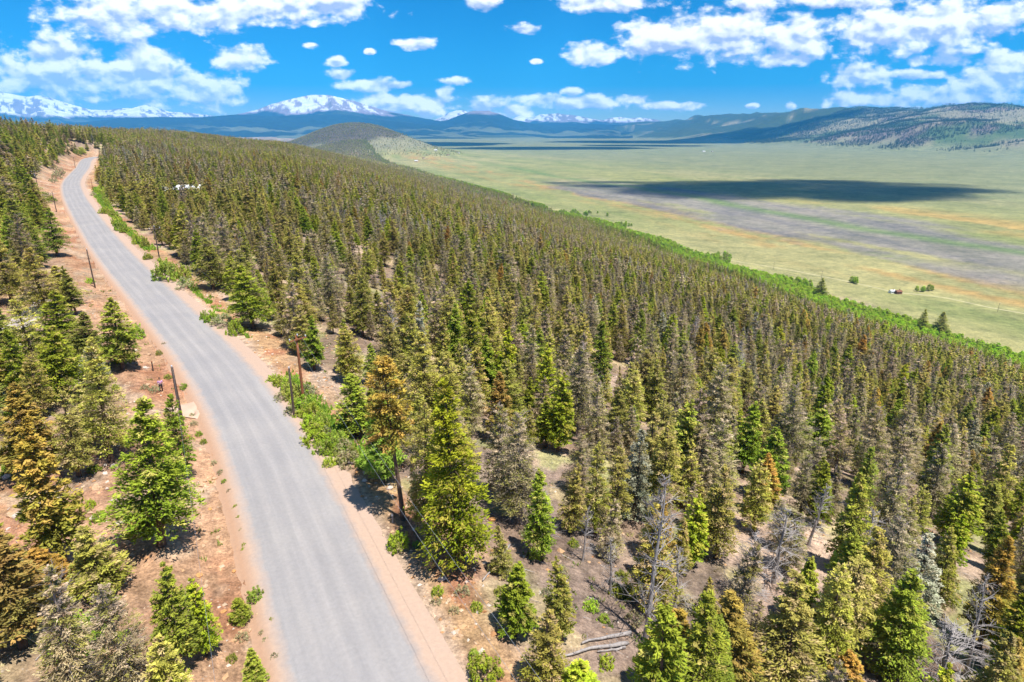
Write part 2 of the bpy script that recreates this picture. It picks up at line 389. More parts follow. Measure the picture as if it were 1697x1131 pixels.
# the sheet under the far forest is dark so the crowns read as a mass
m_gm, t_gm, b_gm = new_mat("ground_material", 0.95, 0.1)
at_ = N(t_gm, 'ShaderNodeAttribute', attribute_name='gcol')
geo = N(t_gm, 'ShaderNodeNewGeometry')
def mnoise(t, vec, scale, detail=4, rough=.6):
    n = N(t, 'ShaderNodeTexNoise', inp={'Scale': scale, 'Detail': detail, 'Roughness': rough}); t.links.new(vec, n.inputs['Vector']); return n.outputs[0]
def mramp(t, fac, stops):
    r = N(t, 'ShaderNodeValToRGB'); t.links.new(fac, r.inputs[0]); els = r.color_ramp.elements
    els[0].position, els[0].color = stops[0][0], stops[0][1] + (1,); els[1].position, els[1].color = stops[-1][0], stops[-1][1] + (1,)
    for p, c in stops[1:-1]:
        q = els.new(p); q.color = c + (1,)
    return r.outputs[0]
def mmix(t, a, b, fac=1.0, blend='MULTIPLY'):
    m = N(t, 'ShaderNodeMix', data_type='RGBA', blend_type=blend)
    if isinstance(fac, (int, float)): m.inputs[0].default_value = fac
    else: t.links.new(fac, m.inputs[0])
    for i, x in ((6, a), (7, b)):
        if isinstance(x, tuple): m.inputs[i].default_value = x + (1,) if len(x) == 3 else x
        else: t.links.new(x, m.inputs[i])
    return m.outputs[2]
pos = geo.outputs['Position']
v1 = mramp(t_gm, mnoise(t_gm, pos, 1.3, 6, .7), [(.3, (.5, .48, .47)), (.48, (.95, .95, .95)), (.7, (1.5, 1.48, 1.45))])
v4 = mramp(t_gm, mnoise(t_gm, pos, 5.5, 4, .75), [(.32, (.6, .59, .58)), (.5, (1, 1, 1)), (.68, (1.4, 1.38, 1.36))])
v5 = mramp(t_gm, mnoise(t_gm, pos, 0.011, 6, .75), [(.3, (.66, .7, .66)), (.5, (1, 1, 1)), (.68, (1.28, 1.22, 1.18))])
v6 = mramp(t_gm, mnoise(t_gm, pos, 0.16, 5, .8), [(.32, (.68, .7, .66)), (.5, (1, 1, 1)), (.68, (1.25, 1.22, 1.18))])
v2 = mramp(t_gm, mnoise(t_gm, pos, 0.05, 5, .65), [(.3, (.78, .8, .78)), (.7, (1.2, 1.18, 1.15))])
c1 = mmix(t_gm, at_.outputs['Color'], v1); c1 = mmix(t_gm, mmix(t_gm, mmix(t_gm, mmix(t_gm, c1, v2), v4), v5), v6)
# pale chips of stone and twig litter
vor = N(t_gm, 'ShaderNodeTexVoronoi', feature='F1', inp={'Scale': 2.3, 'Randomness': 1.0}); t_gm.links.new(pos, vor.inputs['Vector'])
chip = mramp(t_gm, vor.outputs['Distance'], [(.10, (1, 1, 1)), (.2, (0, 0, 0))])
chip2 = mmix(t_gm, chip, mramp(t_gm, mnoise(t_gm, pos, .35, 3), [(.48, (0, 0, 0)), (.62, (1, 1, 1))]))
rgb2 = N(t_gm, 'ShaderNodeRGBToBW'); t_gm.links.new(chip2, rgb2.inputs[0])
cd = N(t_gm, 'ShaderNodeVectorMath', operation='LENGTH'); t_gm.links.new(pos, cd.inputs[0])
fade = N(t_gm, 'ShaderNodeMapRange', inp={'From Min': 180, 'From Max': 320, 'To Min': .55, 'To Max': 0}); t_gm.links.new(cd.outputs['Value'], fade.inputs[0])
cf = N(t_gm, 'ShaderNodeMath', operation='MULTIPLY'); t_gm.links.new(rgb2.outputs[0], cf.inputs[0]); t_gm.links.new(fade.outputs[0], cf.inputs[1])
c1 = mmix(t_gm, c1, (0.5, 0.42, 0.34), cf.outputs[0], 'MIX')
t_gm.links.new(c1, b_gm.inputs['Base Color'])
bmp = N(t_gm, 'ShaderNodeBump', inp={'Strength': .7, 'Distance': .25}); t_gm.links.new(mnoise(t_gm, pos, 1.8, 6, .7), bmp.inputs['Height']); t_gm.links.new(bmp.outputs[0], b_gm.inputs['Normal'])
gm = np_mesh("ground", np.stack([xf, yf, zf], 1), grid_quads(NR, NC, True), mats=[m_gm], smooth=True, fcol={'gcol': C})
ring0 = link("ground", gm, kind='structure')

# ------------------------------------------------------------------ road
def mapr0(t, src):
    n = N(t, 'ShaderNodeMapRange', inp={'From Min': -1, 'From Max': 1}); t.links.new(src, n.inputs[0]); return n.outputs[0]
m_rd, t_rd, b_rd = new_mat("road_material", 0.9, 0.2)
ra_ = N(t_rd, 'ShaderNodeAttribute', attribute_name='across'); la_ = N(t_rd, 'ShaderNodeAttribute', attribute_name='along')
cv = N(t_rd, 'ShaderNodeCombineXYZ'); t_rd.links.new(ra_.outputs['Fac'], cv.inputs[0])
lm = N(t_rd, 'ShaderNodeMath', operation='MULTIPLY'); t_rd.links.new(la_.outputs['Fac'], lm.inputs[0]); lm.inputs[1].default_value = 0.035; t_rd.links.new(lm.outputs[0], cv.inputs[1])
streak = mramp(t_rd, mnoise(t_rd, cv.outputs[0], 1.5, 5, .6), [(.36, (.282, .266, .258)), (.5, (.295, .278, .269)), (.64, (.318, .299, .288))])
cmb2 = N(t_rd, 'ShaderNodeCombineXYZ'); t_rd.links.new(ra_.outputs['Fac'], cmb2.inputs[0]); t_rd.links.new(la_.outputs['Fac'], cmb2.inputs[1])
fine = mramp(t_rd, mnoise(t_rd, cmb2.outputs[0], 3.2, 6, .75), [(.3, (.9, .9, .9)), (.7, (1.09, 1.09, 1.08))])
patch = mramp(t_rd, mnoise(t_rd, cmb2.outputs[0], .16, 4, .6), [(.35, (.95, .95, .955)), (.65, (1.07, 1.055, 1.03))])
wv_ = N(t_rd, 'ShaderNodeMath', operation='MULTIPLY_ADD', inp={1: .55}); t_rd.links.new(mnoise(t_rd, cv.outputs[0], .6, 3), wv_.inputs[0]); t_rd.links.new(ra_.outputs['Fac'], wv_.inputs[2])
tm_ = N(t_rd, 'ShaderNodeMath', operation='MULTIPLY', inp={1: 3.9}); t_rd.links.new(wv_.outputs[0], tm_.inputs[0]); cs_ = N(t_rd, 'ShaderNodeMath', operation='COSINE'); t_rd.links.new(tm_.outputs[0], cs_.inputs[0])
trk = mramp(t_rd, mapr0(t_rd, cs_.outputs[0]), [(.0, (.97, .97, .975)), (.6, (1, 1, 1)), (.95, (1.07, 1.06, 1.05))])
rc = mmix(t_rd, mmix(t_rd, mmix(t_rd, streak, fine), patch), trk)
# dusty edges: dirt drifts over both sides with a ragged line
abs_ = N(t_rd, 'ShaderNodeMath', operation='ABSOLUTE'); t_rd.links.new(ra_.outputs['Fac'], abs_.inputs[0])
en = N(t_rd, 'ShaderNodeMath', operation='MULTIPLY_ADD'); t_rd.links.new(mnoise(t_rd, cmb2.outputs[0], .55, 5, .65), en.inputs[0]); en.inputs[1].default_value = 1.3; t_rd.links.new(abs_.outputs[0], en.inputs[2])
edge = N(t_rd, 'ShaderNodeMapRange', inp={'From Min': 3.75, 'From Max': 4.7}); t_rd.links.new(en.outputs[0], edge.inputs[0])
sgn = N(t_rd, 'ShaderNodeMapRange', inp={'From Min': -4.6, 'From Max': -3.9}); t_rd.links.new(ra_.outputs['Fac'], sgn.inputs[0])
dirt = mmix(t_rd, mmix(t_rd, (0.43, 0.265, 0.17), (0.46, 0.325, 0.24), sgn.outputs[0], 'MIX'), fine)
t_rd.links.new(mmix(t_rd, rc, dirt, edge.outputs[0], 'MIX'), b_rd.inputs['Base Color'])
bm_ = N(t_rd, 'ShaderNodeBump', inp={'Strength': .25, 'Distance': .05}); t_rd.links.new(mnoise(t_rd, cmb2.outputs[0], 6, 4), bm_.inputs['Height']); t_rd.links.new(bm_.outputs[0], b_rd.inputs['Normal'])
acr = np.array([-5.3, -4.7, -4.2, -3.4, -2.4, -1.2, 0, 1.2, 2.4, 3.4, 4.4, 5.4, 6.8])
lift = np.array([-.16, -.03, .03, .05, .075, .095, .10, .095, .075, .05, .03, -.03, -.16])
along = np.concatenate([[0], np.cumsum(np.linalg.norm(np.diff(ROAD, axis=0), axis=1))])
rv = np.zeros((len(ROAD), len(acr), 3)); rv[..., 0] = ROAD[:, None, 0] + RN[:, None, 0] * acr; rv[..., 1] = ROAD[:, None, 1] + RN[:, None, 1] * acr
rv[..., 2] = ROAD[:, None, 2] + lift[None] + 0.02
for k_, dz in ((0, -.05), (1, .015), (2, .03), (-3, .03), (-2, .015), (-1, -.05)):
    gk = ground(rv[:, k_, 0], rv[:, k_, 1]) + dz
    rv[:, k_, 2] = gk if k_ not in (2, -3) else np.maximum(gk, rv[:, k_, 2] - .03)
rme = np_mesh("gravel_road", rv.reshape(-1, 3), grid_quads(len(ROAD), len(acr))[:, ::-1], mats=[m_rd], smooth=True,
              fl={'across': np.tile(acr, len(ROAD)), 'along': np.repeat(along, len(acr))})
link("gravel_road", rme, kind='structure')

# ------------------------------------------------------------------ mountains
m_mt, t_mt, b_mt = new_mat("mountain_material", 0.95, 0.05)
ma = N(t_mt, 'ShaderNodeAttribute', attribute_name='gcol'); mp = N(t_mt, 'ShaderNodeNewGeometry')
mv = mramp(t_mt, mnoise(t_mt, mp.outputs['Position'], .004, 5, .7), [(.3, (.75, .75, .75)), (.7, (1.2, 1.2, 1.2))])
t_mt.links.new(mmix(t_mt, ma.outputs['Color'], mv), b_mt.inputs['Base Color'])
def elev_of(px, py):
    d = pix_dir(px, py); return math.atan2(d[0], d[1]), d[2] / math.hypot(d[0], d[1])
def mountain(name, pts, D, wf, wb, snowline, treeline, seed, snow_amt=1.0, rock=(0.30, 0.25, 0.265)):
    az, el = zip(*[elev_of(*p) for p in pts]); az = np.array(az); el = np.array(el)
    th = np.arange(az[0], az[-1], 0.00115); e_ = np.interp(th, az, el)
    kk = np.array([1, 2, 3, 2, 1]) / 9; e_ = np.convolve(np.pad(e_, 2, 'edge'), kk, 'valid')
    taper = sstep(0, .03, th - th[0]) * sstep(0, .03, th[-1] - th)
    peak = 30 + e_ * D
    base_z = -135.0
    v = np.concatenate([np.linspace(-1, 0, 52), np.linspace(0.06, 1, 14)])
    TH, VV = np.meshgrid(th, v)
    R = D + np.where(VV < 0, VV * wf, VV * wb)
    fx = np.sin(TH) * R; fy = np.cos(TH) * R
    spur = ridged(TH * D / 2600 + fbm(TH * 40, VV * 2, 2, seed) * .6, VV * 1.3, 4, seed)         # spurs running down the face
    a = np.abs(VV); prof = (1 - a) ** 1.25
    prof = prof * (1 - 0.55 * (1 - spur) * np.minimum(1, a * 4) )
    hgt = (peak[None] - base_z) * taper[None]
    z = base_z + hgt * prof + (fbm(fx / 420, fy / 420, 4, seed + 9) - .5) * 170 * np.minimum(1, a * 6 + .12) * sstep(0, .3, prof)
    z[0] = base_z - 60; z[-1] = base_z - 60
    rel = (z - 30) / D * FPX                       # apparent height above the eye line, photo pixels
    wob = (fbm(fx / 900, fy / 900, 4, seed + 3) - .5)
    st_ = fbm(TH * D / 150 + VV * 7, VV * 12.0, 5, seed + 5, .65)
    c = np.empty(z.shape + (3,)); c[:] = (0.02, 0.036, 0.032)
    c = lerpc(c, (0.17, 0.19, 0.11), sstep(.50, .60, fbm(fx / 1100, fy / 600, 5, seed + 8)) * .75 * sstep(.62, .25, prof))
    c = lerpc(c, rock, sstep(-1.5, 1.5, rel - treeline + wob * 16))
    sn = sstep(.525, .555, st_ * .72 + ridged(TH * D / 420 + VV * 2, VV * 5, 4, seed + 7) * .22 + (rel - snowline) * 0.0035 + (snow_amt - 1) * .12 + wob * .25) * sstep(-2, 3, rel - snowline + wob * 8) * min(1, snow_amt)
    c = lerpc(c, (0.86, 0.88, 0.92), sn)
    me = np_mesh(name, np.stack([fx, fy, z], -1).reshape(-1, 3), grid_quads(len(v), len(th)), mats=[m_mt], smooth=True, fcol={'gcol': c.reshape(-1, 3)})
    link(name, me, kind='structure')
mountain("snowy_mountain", [(-420,178),(-250,165),(-100,160),(-40,157),(0,153),(25,157),(45,161),(62,158),(85,163),(120,174),(150,182),(175,183),(200,180),(220,179),(243,173),(262,180),(285,186),(310,187),(345,191),(400,198),(470,206)], 23000, 7000, 2500, 14, 14, 201, 1.2, (.27, .26, .31))
mountain("snowy_mountain", [(290,206),(370,194),(405,187),(425,183),(450,173),(480,165),(515,157.5),(545,158),(575,165),(600,172),(640,184),(690,194),(730,201),(800,208)], 19000, 6200, 4000, 22, 20, 211, .95, (.31, .255, .285))
mountain("wooded_mountain", [(60,206),(150,202),(200,196),(260,194),(330,195),(390,190),(440,192),(500,193),(545,190),(580,191),(620,198),(680,204),(720,208),(800,212)], 15500, 4200, 3500, 90, 90, 221, 0)
mountain("snowy_mountain", [(690,208),(725,197),(745,187),(757,183),(768,183),(790,192),(830,205)], 23000, 4500, 2500, 8, 8, 231, 1.5)
mountain("wooded_mountain", [(600,213),(660,210),(700,202),(740,200),(768,189),(785,184),(810,184),(830,190),(850,198),(880,205),(920,210),(980,212),(1050,214)], 17500, 5000, 3500, 90, 22, 241, 0)
mountain("snowy_mountain", [(800,210),(845,200),(855,194),(865,191),(880,197),(895,190),(925,188),(935,190),(955,192),(985,198),(1000,200),(1010,196),(1030,194),(1042,197),(1060,195),(1085,198),(1105,204),(1160,211),(1250,214)], 24000, 5500, 2300, 10, 9, 251, 1.0)
mountain("wooded_mountain", [(800,214),(860,207),(900,204),(960,205),(1010,208),(1060,206),(1100,207),(1160,208),(1260,212)], 19500, 5500, 3500, 90, 90, 261, 0)

# ------------------------------------------------------------------ clouds overhead (out of the picture) that shade the valley
def ico(sub):
    bm = bmesh.new(); bmesh.ops.create_icosphere(bm, subdivisions=sub, radius=1)
    v = np.array([x.co[:] for x in bm.verts]); f = np.array([[x.index for x in q.verts] for q in bm.faces]); bm.free(); return v, f
ICO1, ICO2, ICO5 = ico(1), ico(2), ico(5)
m_cloud = bpy.data.materials.new("cloud_material"); m_cloud.use_nodes = True; t_cl = m_cloud.node_tree; t_cl.nodes.clear()
co_ = N(t_cl, 'ShaderNodeOutputMaterial'); cd_ = N(t_cl, 'ShaderNodeBsdfTranslucent'); ct_ = N(t_cl, 'ShaderNodeBsdfTransparent'); cm_ = N(t_cl, 'ShaderNodeMixShader'); cm_.inputs[0].default_value = .29
cd_.inputs[0].default_value = (.9, .9, .92, 1); t_cl.links.new(ct_.outputs[0], cm_.inputs[1]); t_cl.links.new(cd_.outputs[0], cm_.inputs[2]); t_cl.links.new(cm_.outputs[0], co_.inputs[0])
def n3(v, f, seed): return (fbm(v[:, 0] * f + 3 * v[:, 2], v[:, 1] * f - 2 * v[:, 2], 5, seed) - .5)
def cloud(cx, cy_, rx, ry, rot, alt, seed, label):
    rng = np.random.default_rng(seed); n = int(np.clip(rx * ry / 2600, 26, 150)); V, F = [], []
    a = rng.random(n) * 6.283; q = np.sqrt(rng.random(n)); pr = min(rx, ry) * .42
    c, s = math.cos(rot), math.sin(rot)
    for i in range(n):                                    # billows heaped on a flat base, thinner towards the rim
        v, f = ICO2; w = v * (1 + .7 * n3(v, 1.9, seed * 97 + i)[:, None]) * np.array([1.35, 1, .6]) * pr * (1.1 - .45 * q[i]) * rng.uniform(.7, 1.25)
        w[:, 2] = np.where(w[:, 2] < 0, w[:, 2] * .3, w[:, 2]); x, y = q[i] * math.cos(a[i]) * rx, q[i] * math.sin(a[i]) * ry
        V.append(w + np.array([x * c - y * s, x * s + y * c, rng.uniform(0, pr * .8) * (1 - q[i])])); F.append(f + i * len(v))
    k = (alt + 140) / SUN_DIR[2]
    link("cloud", np_mesh("cloud", np.concatenate(V), tris=np.concatenate(F), mats=[m_cloud], smooth=True), loc=(cx + SUN_DIR[0] * k, cy_ + SUN_DIR[1] * k, alt),
         label=label, category='cloud', group='cumulus clouds overhead')
cloud(830, 1930, 520, 330, 0.10, 5200, 1, "broad cumulus overhead whose dark shadow lies across the valley floor")
cloud(400, 2090, 300, 130, -0.02, 5300, 2, "long thin cloud overhead trailing the valley shadow towards the wooded ridge")
cloud(350, 6000, 900, 420, 0.1, 5400, 3, "wide cloud overhead darkening the far end of the valley")
cloud(1350, 6900, 620, 330, -.3, 5450, 7, "smaller cloud overhead darkening the far valley floor near the hills")
cloud(2350, 8800, 1700, 900, 0.0, 5500, 4, "big cloud overhead shading the dark wooded hills across the valley")
cloud(-900, 7600, 700, 900, 0.0, 5600, 5, "cloud overhead shading the spur behind the wooded hill")

# ------------------------------------------------------------------ plant prototypes
m_leaf = bpy.data.materials.new("foliage_material"); m_leaf.use_nodes = True
t_lf = m_leaf.node_tree; t_lf.nodes.clear()
lo_ = N(t_lf, 'ShaderNodeOutputMaterial'); la = N(t_lf, 'ShaderNodeAttribute', attribute_name='leafcol'); oi = N(t_lf, 'ShaderNodeObjectInfo')
hsv = N(t_lf, 'ShaderNodeHueSaturation', inp={'Saturation': 1.0})
def mapr(t, src, a, b):
    n = N(t, 'ShaderNodeMapRange', inp={'To Min': a, 'To Max': b}); t.links.new(src, n.inputs[0]); return n.outputs[0]
t_lf.links.new(la.outputs['Color'], hsv.inputs['Color'])
t_lf.links.new(mapr(t_lf, oi.outputs['Random'], .48, .515), hsv.inputs['Hue'])
fr_ = N(t_lf, 'ShaderNodeMath', operation='FRACT'); mu_ = N(t_lf, 'ShaderNodeMath', operation='MULTIPLY'); mu_.inputs[1].default_value = 7.31
t_lf.links.new(oi.outputs['Random'], mu_.inputs[0]); t_lf.links.new(mu_.outputs[0], fr_.inputs[0])
t_lf.links.new(mapr(t_lf, fr_.outputs[0], .94, 1.50), hsv.inputs['Value'])
df = N(t_lf, 'ShaderNodeBsdfDiffuse'); tl = N(t_lf, 'ShaderNodeBsdfTranslucent'); mx = N(t_lf, 'ShaderNodeMixShader'); mx.inputs[0].default_value = .28
f2 = N(t_lf, 'ShaderNodeMath', operation='MULTIPLY', inp={1: 13.7}); t_lf.links.new(oi.outputs['Random'], f2.inputs[0]); f3 = N(t_lf, 'ShaderNodeMath', operation='FRACT'); t_lf.links.new(f2.outputs[0], f3.inputs[0])
f4 = N(t_lf, 'ShaderNodeMath', operation='POWER', inp={1: 2.0}); t_lf.links.new(f3.outputs[0], f4.inputs[0]); f5 = N(t_lf, 'ShaderNodeMath', operation='MULTIPLY', inp={1: .42}); t_lf.links.new(f4.outputs[0], f5.inputs[0])
dry = mmix(t_lf, hsv.outputs[0], (.40, .31, .13), f5.outputs[0], 'MIX')
t_lf.links.new(dry, df.inputs[0]); t_lf.links.new(dry, tl.inputs[0])
t_lf.links.new(df.outputs[0], mx.inputs[1]); t_lf.links.new(tl.outputs[0], mx.inputs[2]); t_lf.links.new(mx.outputs[0], lo_.inputs[0])
m_bark = simple_mat("bark_material", (0.13, 0.085, 0.06), .95, .1, .4, 5)
m_grey = simple_mat("grey_wood_material", (0.34, 0.305, 0.285), .95, .1, .25, 5)
m_greyb = simple_mat("grey_brown_wood_material", (0.25, 0.205, 0.175), .95, .1, .3, 5)

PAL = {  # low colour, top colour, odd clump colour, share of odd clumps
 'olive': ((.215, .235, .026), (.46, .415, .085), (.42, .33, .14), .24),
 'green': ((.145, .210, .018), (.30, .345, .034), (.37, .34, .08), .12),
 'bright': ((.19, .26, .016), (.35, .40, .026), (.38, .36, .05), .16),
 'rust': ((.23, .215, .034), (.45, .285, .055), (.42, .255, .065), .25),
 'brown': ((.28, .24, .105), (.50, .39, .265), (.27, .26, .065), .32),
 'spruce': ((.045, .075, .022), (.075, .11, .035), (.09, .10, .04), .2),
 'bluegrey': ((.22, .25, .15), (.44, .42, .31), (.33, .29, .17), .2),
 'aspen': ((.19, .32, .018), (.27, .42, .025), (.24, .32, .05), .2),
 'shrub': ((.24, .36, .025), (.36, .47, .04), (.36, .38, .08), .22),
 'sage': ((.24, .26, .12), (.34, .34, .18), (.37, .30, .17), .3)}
def quads_from(centers, normals, size, rng, asp=1.5):
    n = len(centers); nrm = normals / (np.linalg.norm(normals, axis=1)[:, None] + 1e-9)
    t = rng.normal(size=(n, 3)); t -= (t * nrm).sum(1)[:, None] * nrm; t /= np.linalg.norm(t, axis=1)[:, None] + 1e-9
    b = np.cross(nrm, t); L = (size * asp)[:, None]; W = size[:, None]
    bend = nrm * (size * .25)[:, None]
    v = np.stack([centers + t * L, centers + b * W * .7 - bend, centers - t * L * .8, centers - b * W * .7 - bend], 1)
    return v.reshape(-1, 3), np.arange(n * 4).reshape(n, 4)
def crown_round(rng, h, cb, rad_, ncl, per, qs, pal, pw=.8, csize=.42, lean=0.0, open_=0.0, sprawl=.18, topfac=1.0):
    lowc, topc, oddc, odd = PAL[pal]
    w = rng.random(ncl * 6); pr = (1 - w) ** pw * .94 + .06; pr *= np.minimum(1, (w + .10) / .26)
    keep = rng.random(len(w)) < pr ** 1.15; w, pr = w[keep][:ncl], pr[keep][:ncl]; n = len(w)
    an = rng.random(n) * 2 * math.pi
    lob = 1 + .55 * (fbm(an * 1.3 + 11, w * 6 + rng.random() * 50, 2, int(rng.integers(999))) - .5) * 2 * (sprawl / .18) * .6
    rho = pr * rad_ * lob * (.38 + .66 * np.sqrt(rng.random(n)))
    z = h * (cb + (1 - cb) * w) - rho * .10
    c = np.stack([rho * np.cos(an) + lean * z, rho * np.sin(an), z], 1)
    cs = csize * (.65 + .7 * rng.random(n)) * (1 - .35 * w)
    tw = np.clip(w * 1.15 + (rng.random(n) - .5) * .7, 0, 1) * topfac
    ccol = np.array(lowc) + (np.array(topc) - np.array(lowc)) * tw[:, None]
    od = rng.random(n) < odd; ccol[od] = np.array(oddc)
    ccol *= (.78 + .44 * rng.random(n))[:, None]
    ci = np.repeat(np.arange(n), per); m = len(ci)
    dr_ = rng.normal(size=(m, 3)); dr_[:, 2] += .35; dr_ /= np.linalg.norm(dr_, axis=1)[:, None]
    out_ = np.stack([np.cos(an), np.sin(an), np.zeros(n)], 1)[ci]
    off = dr_ * (cs[ci] * (.5 + .5 * rng.random(m)))[:, None]; off += out_ * (cs[ci] * .7 * (rng.random(m) - .4))[:, None]; off[:, 2] *= .75
    p = c[ci] + off
    nm = dr_ + np.array([0, 0, .55]) + out_ * .25 + rng.normal(size=(m, 3)) * .45
    v, q = quads_from(p, nm, qs * (.65 + .7 * rng.random(m)), rng, 2.3)
    col_ = np.repeat(ccol[ci] * (.84 + .32 * rng.random(m))[:, None], 4, 0)
    return v, q, col_, c
def crown(rng, h, cb, rad_, nbr, per, ql, pal, pw=.9, lean=0.0, ragged=.25, wid=.34):
    lowc, topc, oddc, odd = PAL[pal]
    w = rng.random(nbr * 6); pr = (1 - w) ** pw * .93 + .07; pr *= np.minimum(1, (w + .14) / .26)
    keep = rng.random(len(w)) < pr ** .8 + .12; w, pr = w[keep][:nbr], pr[keep][:nbr]; n = len(w)
    an = rng.random(n) * 6.283
    lob = 1 + ragged * 2.4 * (fbm(an * 1.2 + 11, w * 7 + rng.random() * 50, 2, int(rng.integers(999))) - .5) + ragged * (rng.random(n) - .5)
    L = np.maximum(pr * rad_ * lob * 1.05, .12); z0 = h * (cb + (1 - cb) * w)
    rise = -.12 + .75 * w + rng.normal(size=n) * .12; sag = .30 - .2 * w
    dh = np.stack([np.cos(an), np.sin(an), 0 * an], 1); sd = np.stack([-np.sin(an), np.cos(an), 0 * an], 1)
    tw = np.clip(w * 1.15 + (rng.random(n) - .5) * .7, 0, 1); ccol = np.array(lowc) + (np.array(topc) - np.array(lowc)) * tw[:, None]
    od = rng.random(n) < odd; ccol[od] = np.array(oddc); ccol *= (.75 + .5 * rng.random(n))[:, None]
    ci = np.repeat(np.arange(n), per); m = len(ci)
    u = 1 - .85 * rng.random(m) ** 1.25; sg = rng.normal(size=m) * .5
    lat = sg * (1.08 - u * .75) * np.minimum(L[ci] * .42, .75)
    def pt(i, u): return dh[i] * (L[i] * u)[:, None] + np.stack([lean * z0[i], 0 * u, z0[i] + L[i] * (rise[i] * u - sag[i] * u * u)], 1)
    c = pt(ci, u) + sd[ci] * lat[:, None] + rng.normal(size=(m, 3)) * np.array([.03, .03, .07]) * (rad_ / 1.75)
    ax = dh[ci] * (.45 + .6 * rng.random(m))[:, None] + sd[ci] * (np.sign(sg) * .75 * rng.random(m))[:, None] + rng.normal(size=(m, 3)) * .35; ax[:, 2] += .12
    ax /= np.linalg.norm(ax, axis=1)[:, None]
    nm = np.array([0, 0, 1.]) + dh[ci] * .35 + rng.normal(size=(m, 3)) * .55; nm -= (nm * ax).sum(1)[:, None] * ax; nm /= np.linalg.norm(nm, axis=1)[:, None] + 1e-9
    b = np.cross(nm, ax); q_ = ql * (.6 + .8 * rng.random(m)) * (1 - .25 * w[ci]); Lh = q_[:, None]; W = q_[:, None] * wid; bend = nm * (q_ * .12)[:, None]
    v = np.stack([c + ax * Lh, c + b * W - bend + ax * Lh * .1, c - ax * Lh * .9, c - b * W - bend + ax * Lh * .1], 1).reshape(-1, 3)
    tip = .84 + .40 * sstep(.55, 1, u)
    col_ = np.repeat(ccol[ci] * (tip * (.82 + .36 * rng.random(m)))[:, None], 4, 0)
    tips = pt(np.arange(n), np.full(n, 1.0)); base = np.stack([lean * z0, 0 * z0, z0], 1)
    return v, np.arange(m * 4).reshape(m, 4), col_, (base, tips)
def trunk_arrays(h, r0, lean=0.0, sides=7, segs=6, rng=None, top=.06):
    z = np.linspace(-.5, h, segs + 1); r = r0 * (1 - np.clip(z / h, 0, 1)) ** .8 + top * r0; r[0] *= 1.25
    a = np.arange(sides) / sides * 2 * math.pi
    wob = (rng.normal(size=(segs + 1, 2)) * r0 * .25 if rng is not None else np.zeros((segs + 1, 2))); wob[0] = 0
    v = np.stack([r[:, None] * np.cos(a) + lean * z[:, None] + wob[:, :1], r[:, None] * np.sin(a) + wob[:, 1:], z[:, None] + 0 * a], -1).reshape(-1, 3)
    return v, grid_quads(segs + 1, sides, True)
def stick_arrays(A, Bp, r0, r1):
    """three-sided tapered sticks from A[i] to B[i]"""
    A = np.asarray(A, float); Bp = np.asarray(Bp, float); n = len(A); d = Bp - A; d /= np.linalg.norm(d, axis=1)[:, None] + 1e-9
    ref = np.where(np.abs(d[:, 2:3]) > .9, np.array([[1., 0, 0]]), np.array([[0, 0, 1.]])); e1 = np.cross(d, ref); e1 /= np.linalg.norm(e1, axis=1)[:, None]; e2 = np.cross(d, e1)
    r0 = np.broadcast_to(r0, (n,)); r1 = np.broadcast_to(r1, (n,)); vs_ = []
    for P, r in ((A, r0), (Bp, r1)):
        for k in range(3):
            t = k * 2.0944; vs_.append(P + (e1 * math.cos(t) + e2 * math.sin(t)) * r[:, None])
    v = np.stack(vs_, 1).reshape(-1, 3); b = (np.arange(n) * 6)[:, None]
    q = np.concatenate([b + np.array([[k, (k + 1) % 3, 3 + (k + 1) % 3, 3 + k]]) for k in range(3)])
    return v, q
def dead_branches(rng, h, cb, rad_, n, sub=5, thick=.035, droop=.0):
    w = rng.random(n); an = rng.random(n) * 6.283; L = rad_ * ((1 - w) ** .7 * .9 + .12) * (.5 + .7 * rng.random(n))
    z = h * (cb + (1 - cb) * w); d = np.stack([np.cos(an), np.sin(an), .25 + .5 * w - droop + rng.normal(size=n) * .2], 1)
    A = np.stack([0 * z, 0 * z, z], 1); Bp = A + d * L[:, None]
    As, Bs, R0, R1 = [A], [Bp], [np.full(n, thick)], [np.full(n, thick * .25)]
    for k in range(sub):
        u = .3 + .65 * rng.random(n); a2 = A + d * (L * u)[:, None]
        dd = d + rng.normal(size=(n, 3)) * .65; As.append(a2); Bs.append(a2 + dd * (L * (.25 + .3 * rng.random(n)))[:, None])
        R0.append(np.full(n, thick * .5)); R1.append(np.full(n, thick * .15))
    return stick_arrays(np.concatenate(As), np.concatenate(Bs), np.concatenate(R0), np.concatenate(R1))

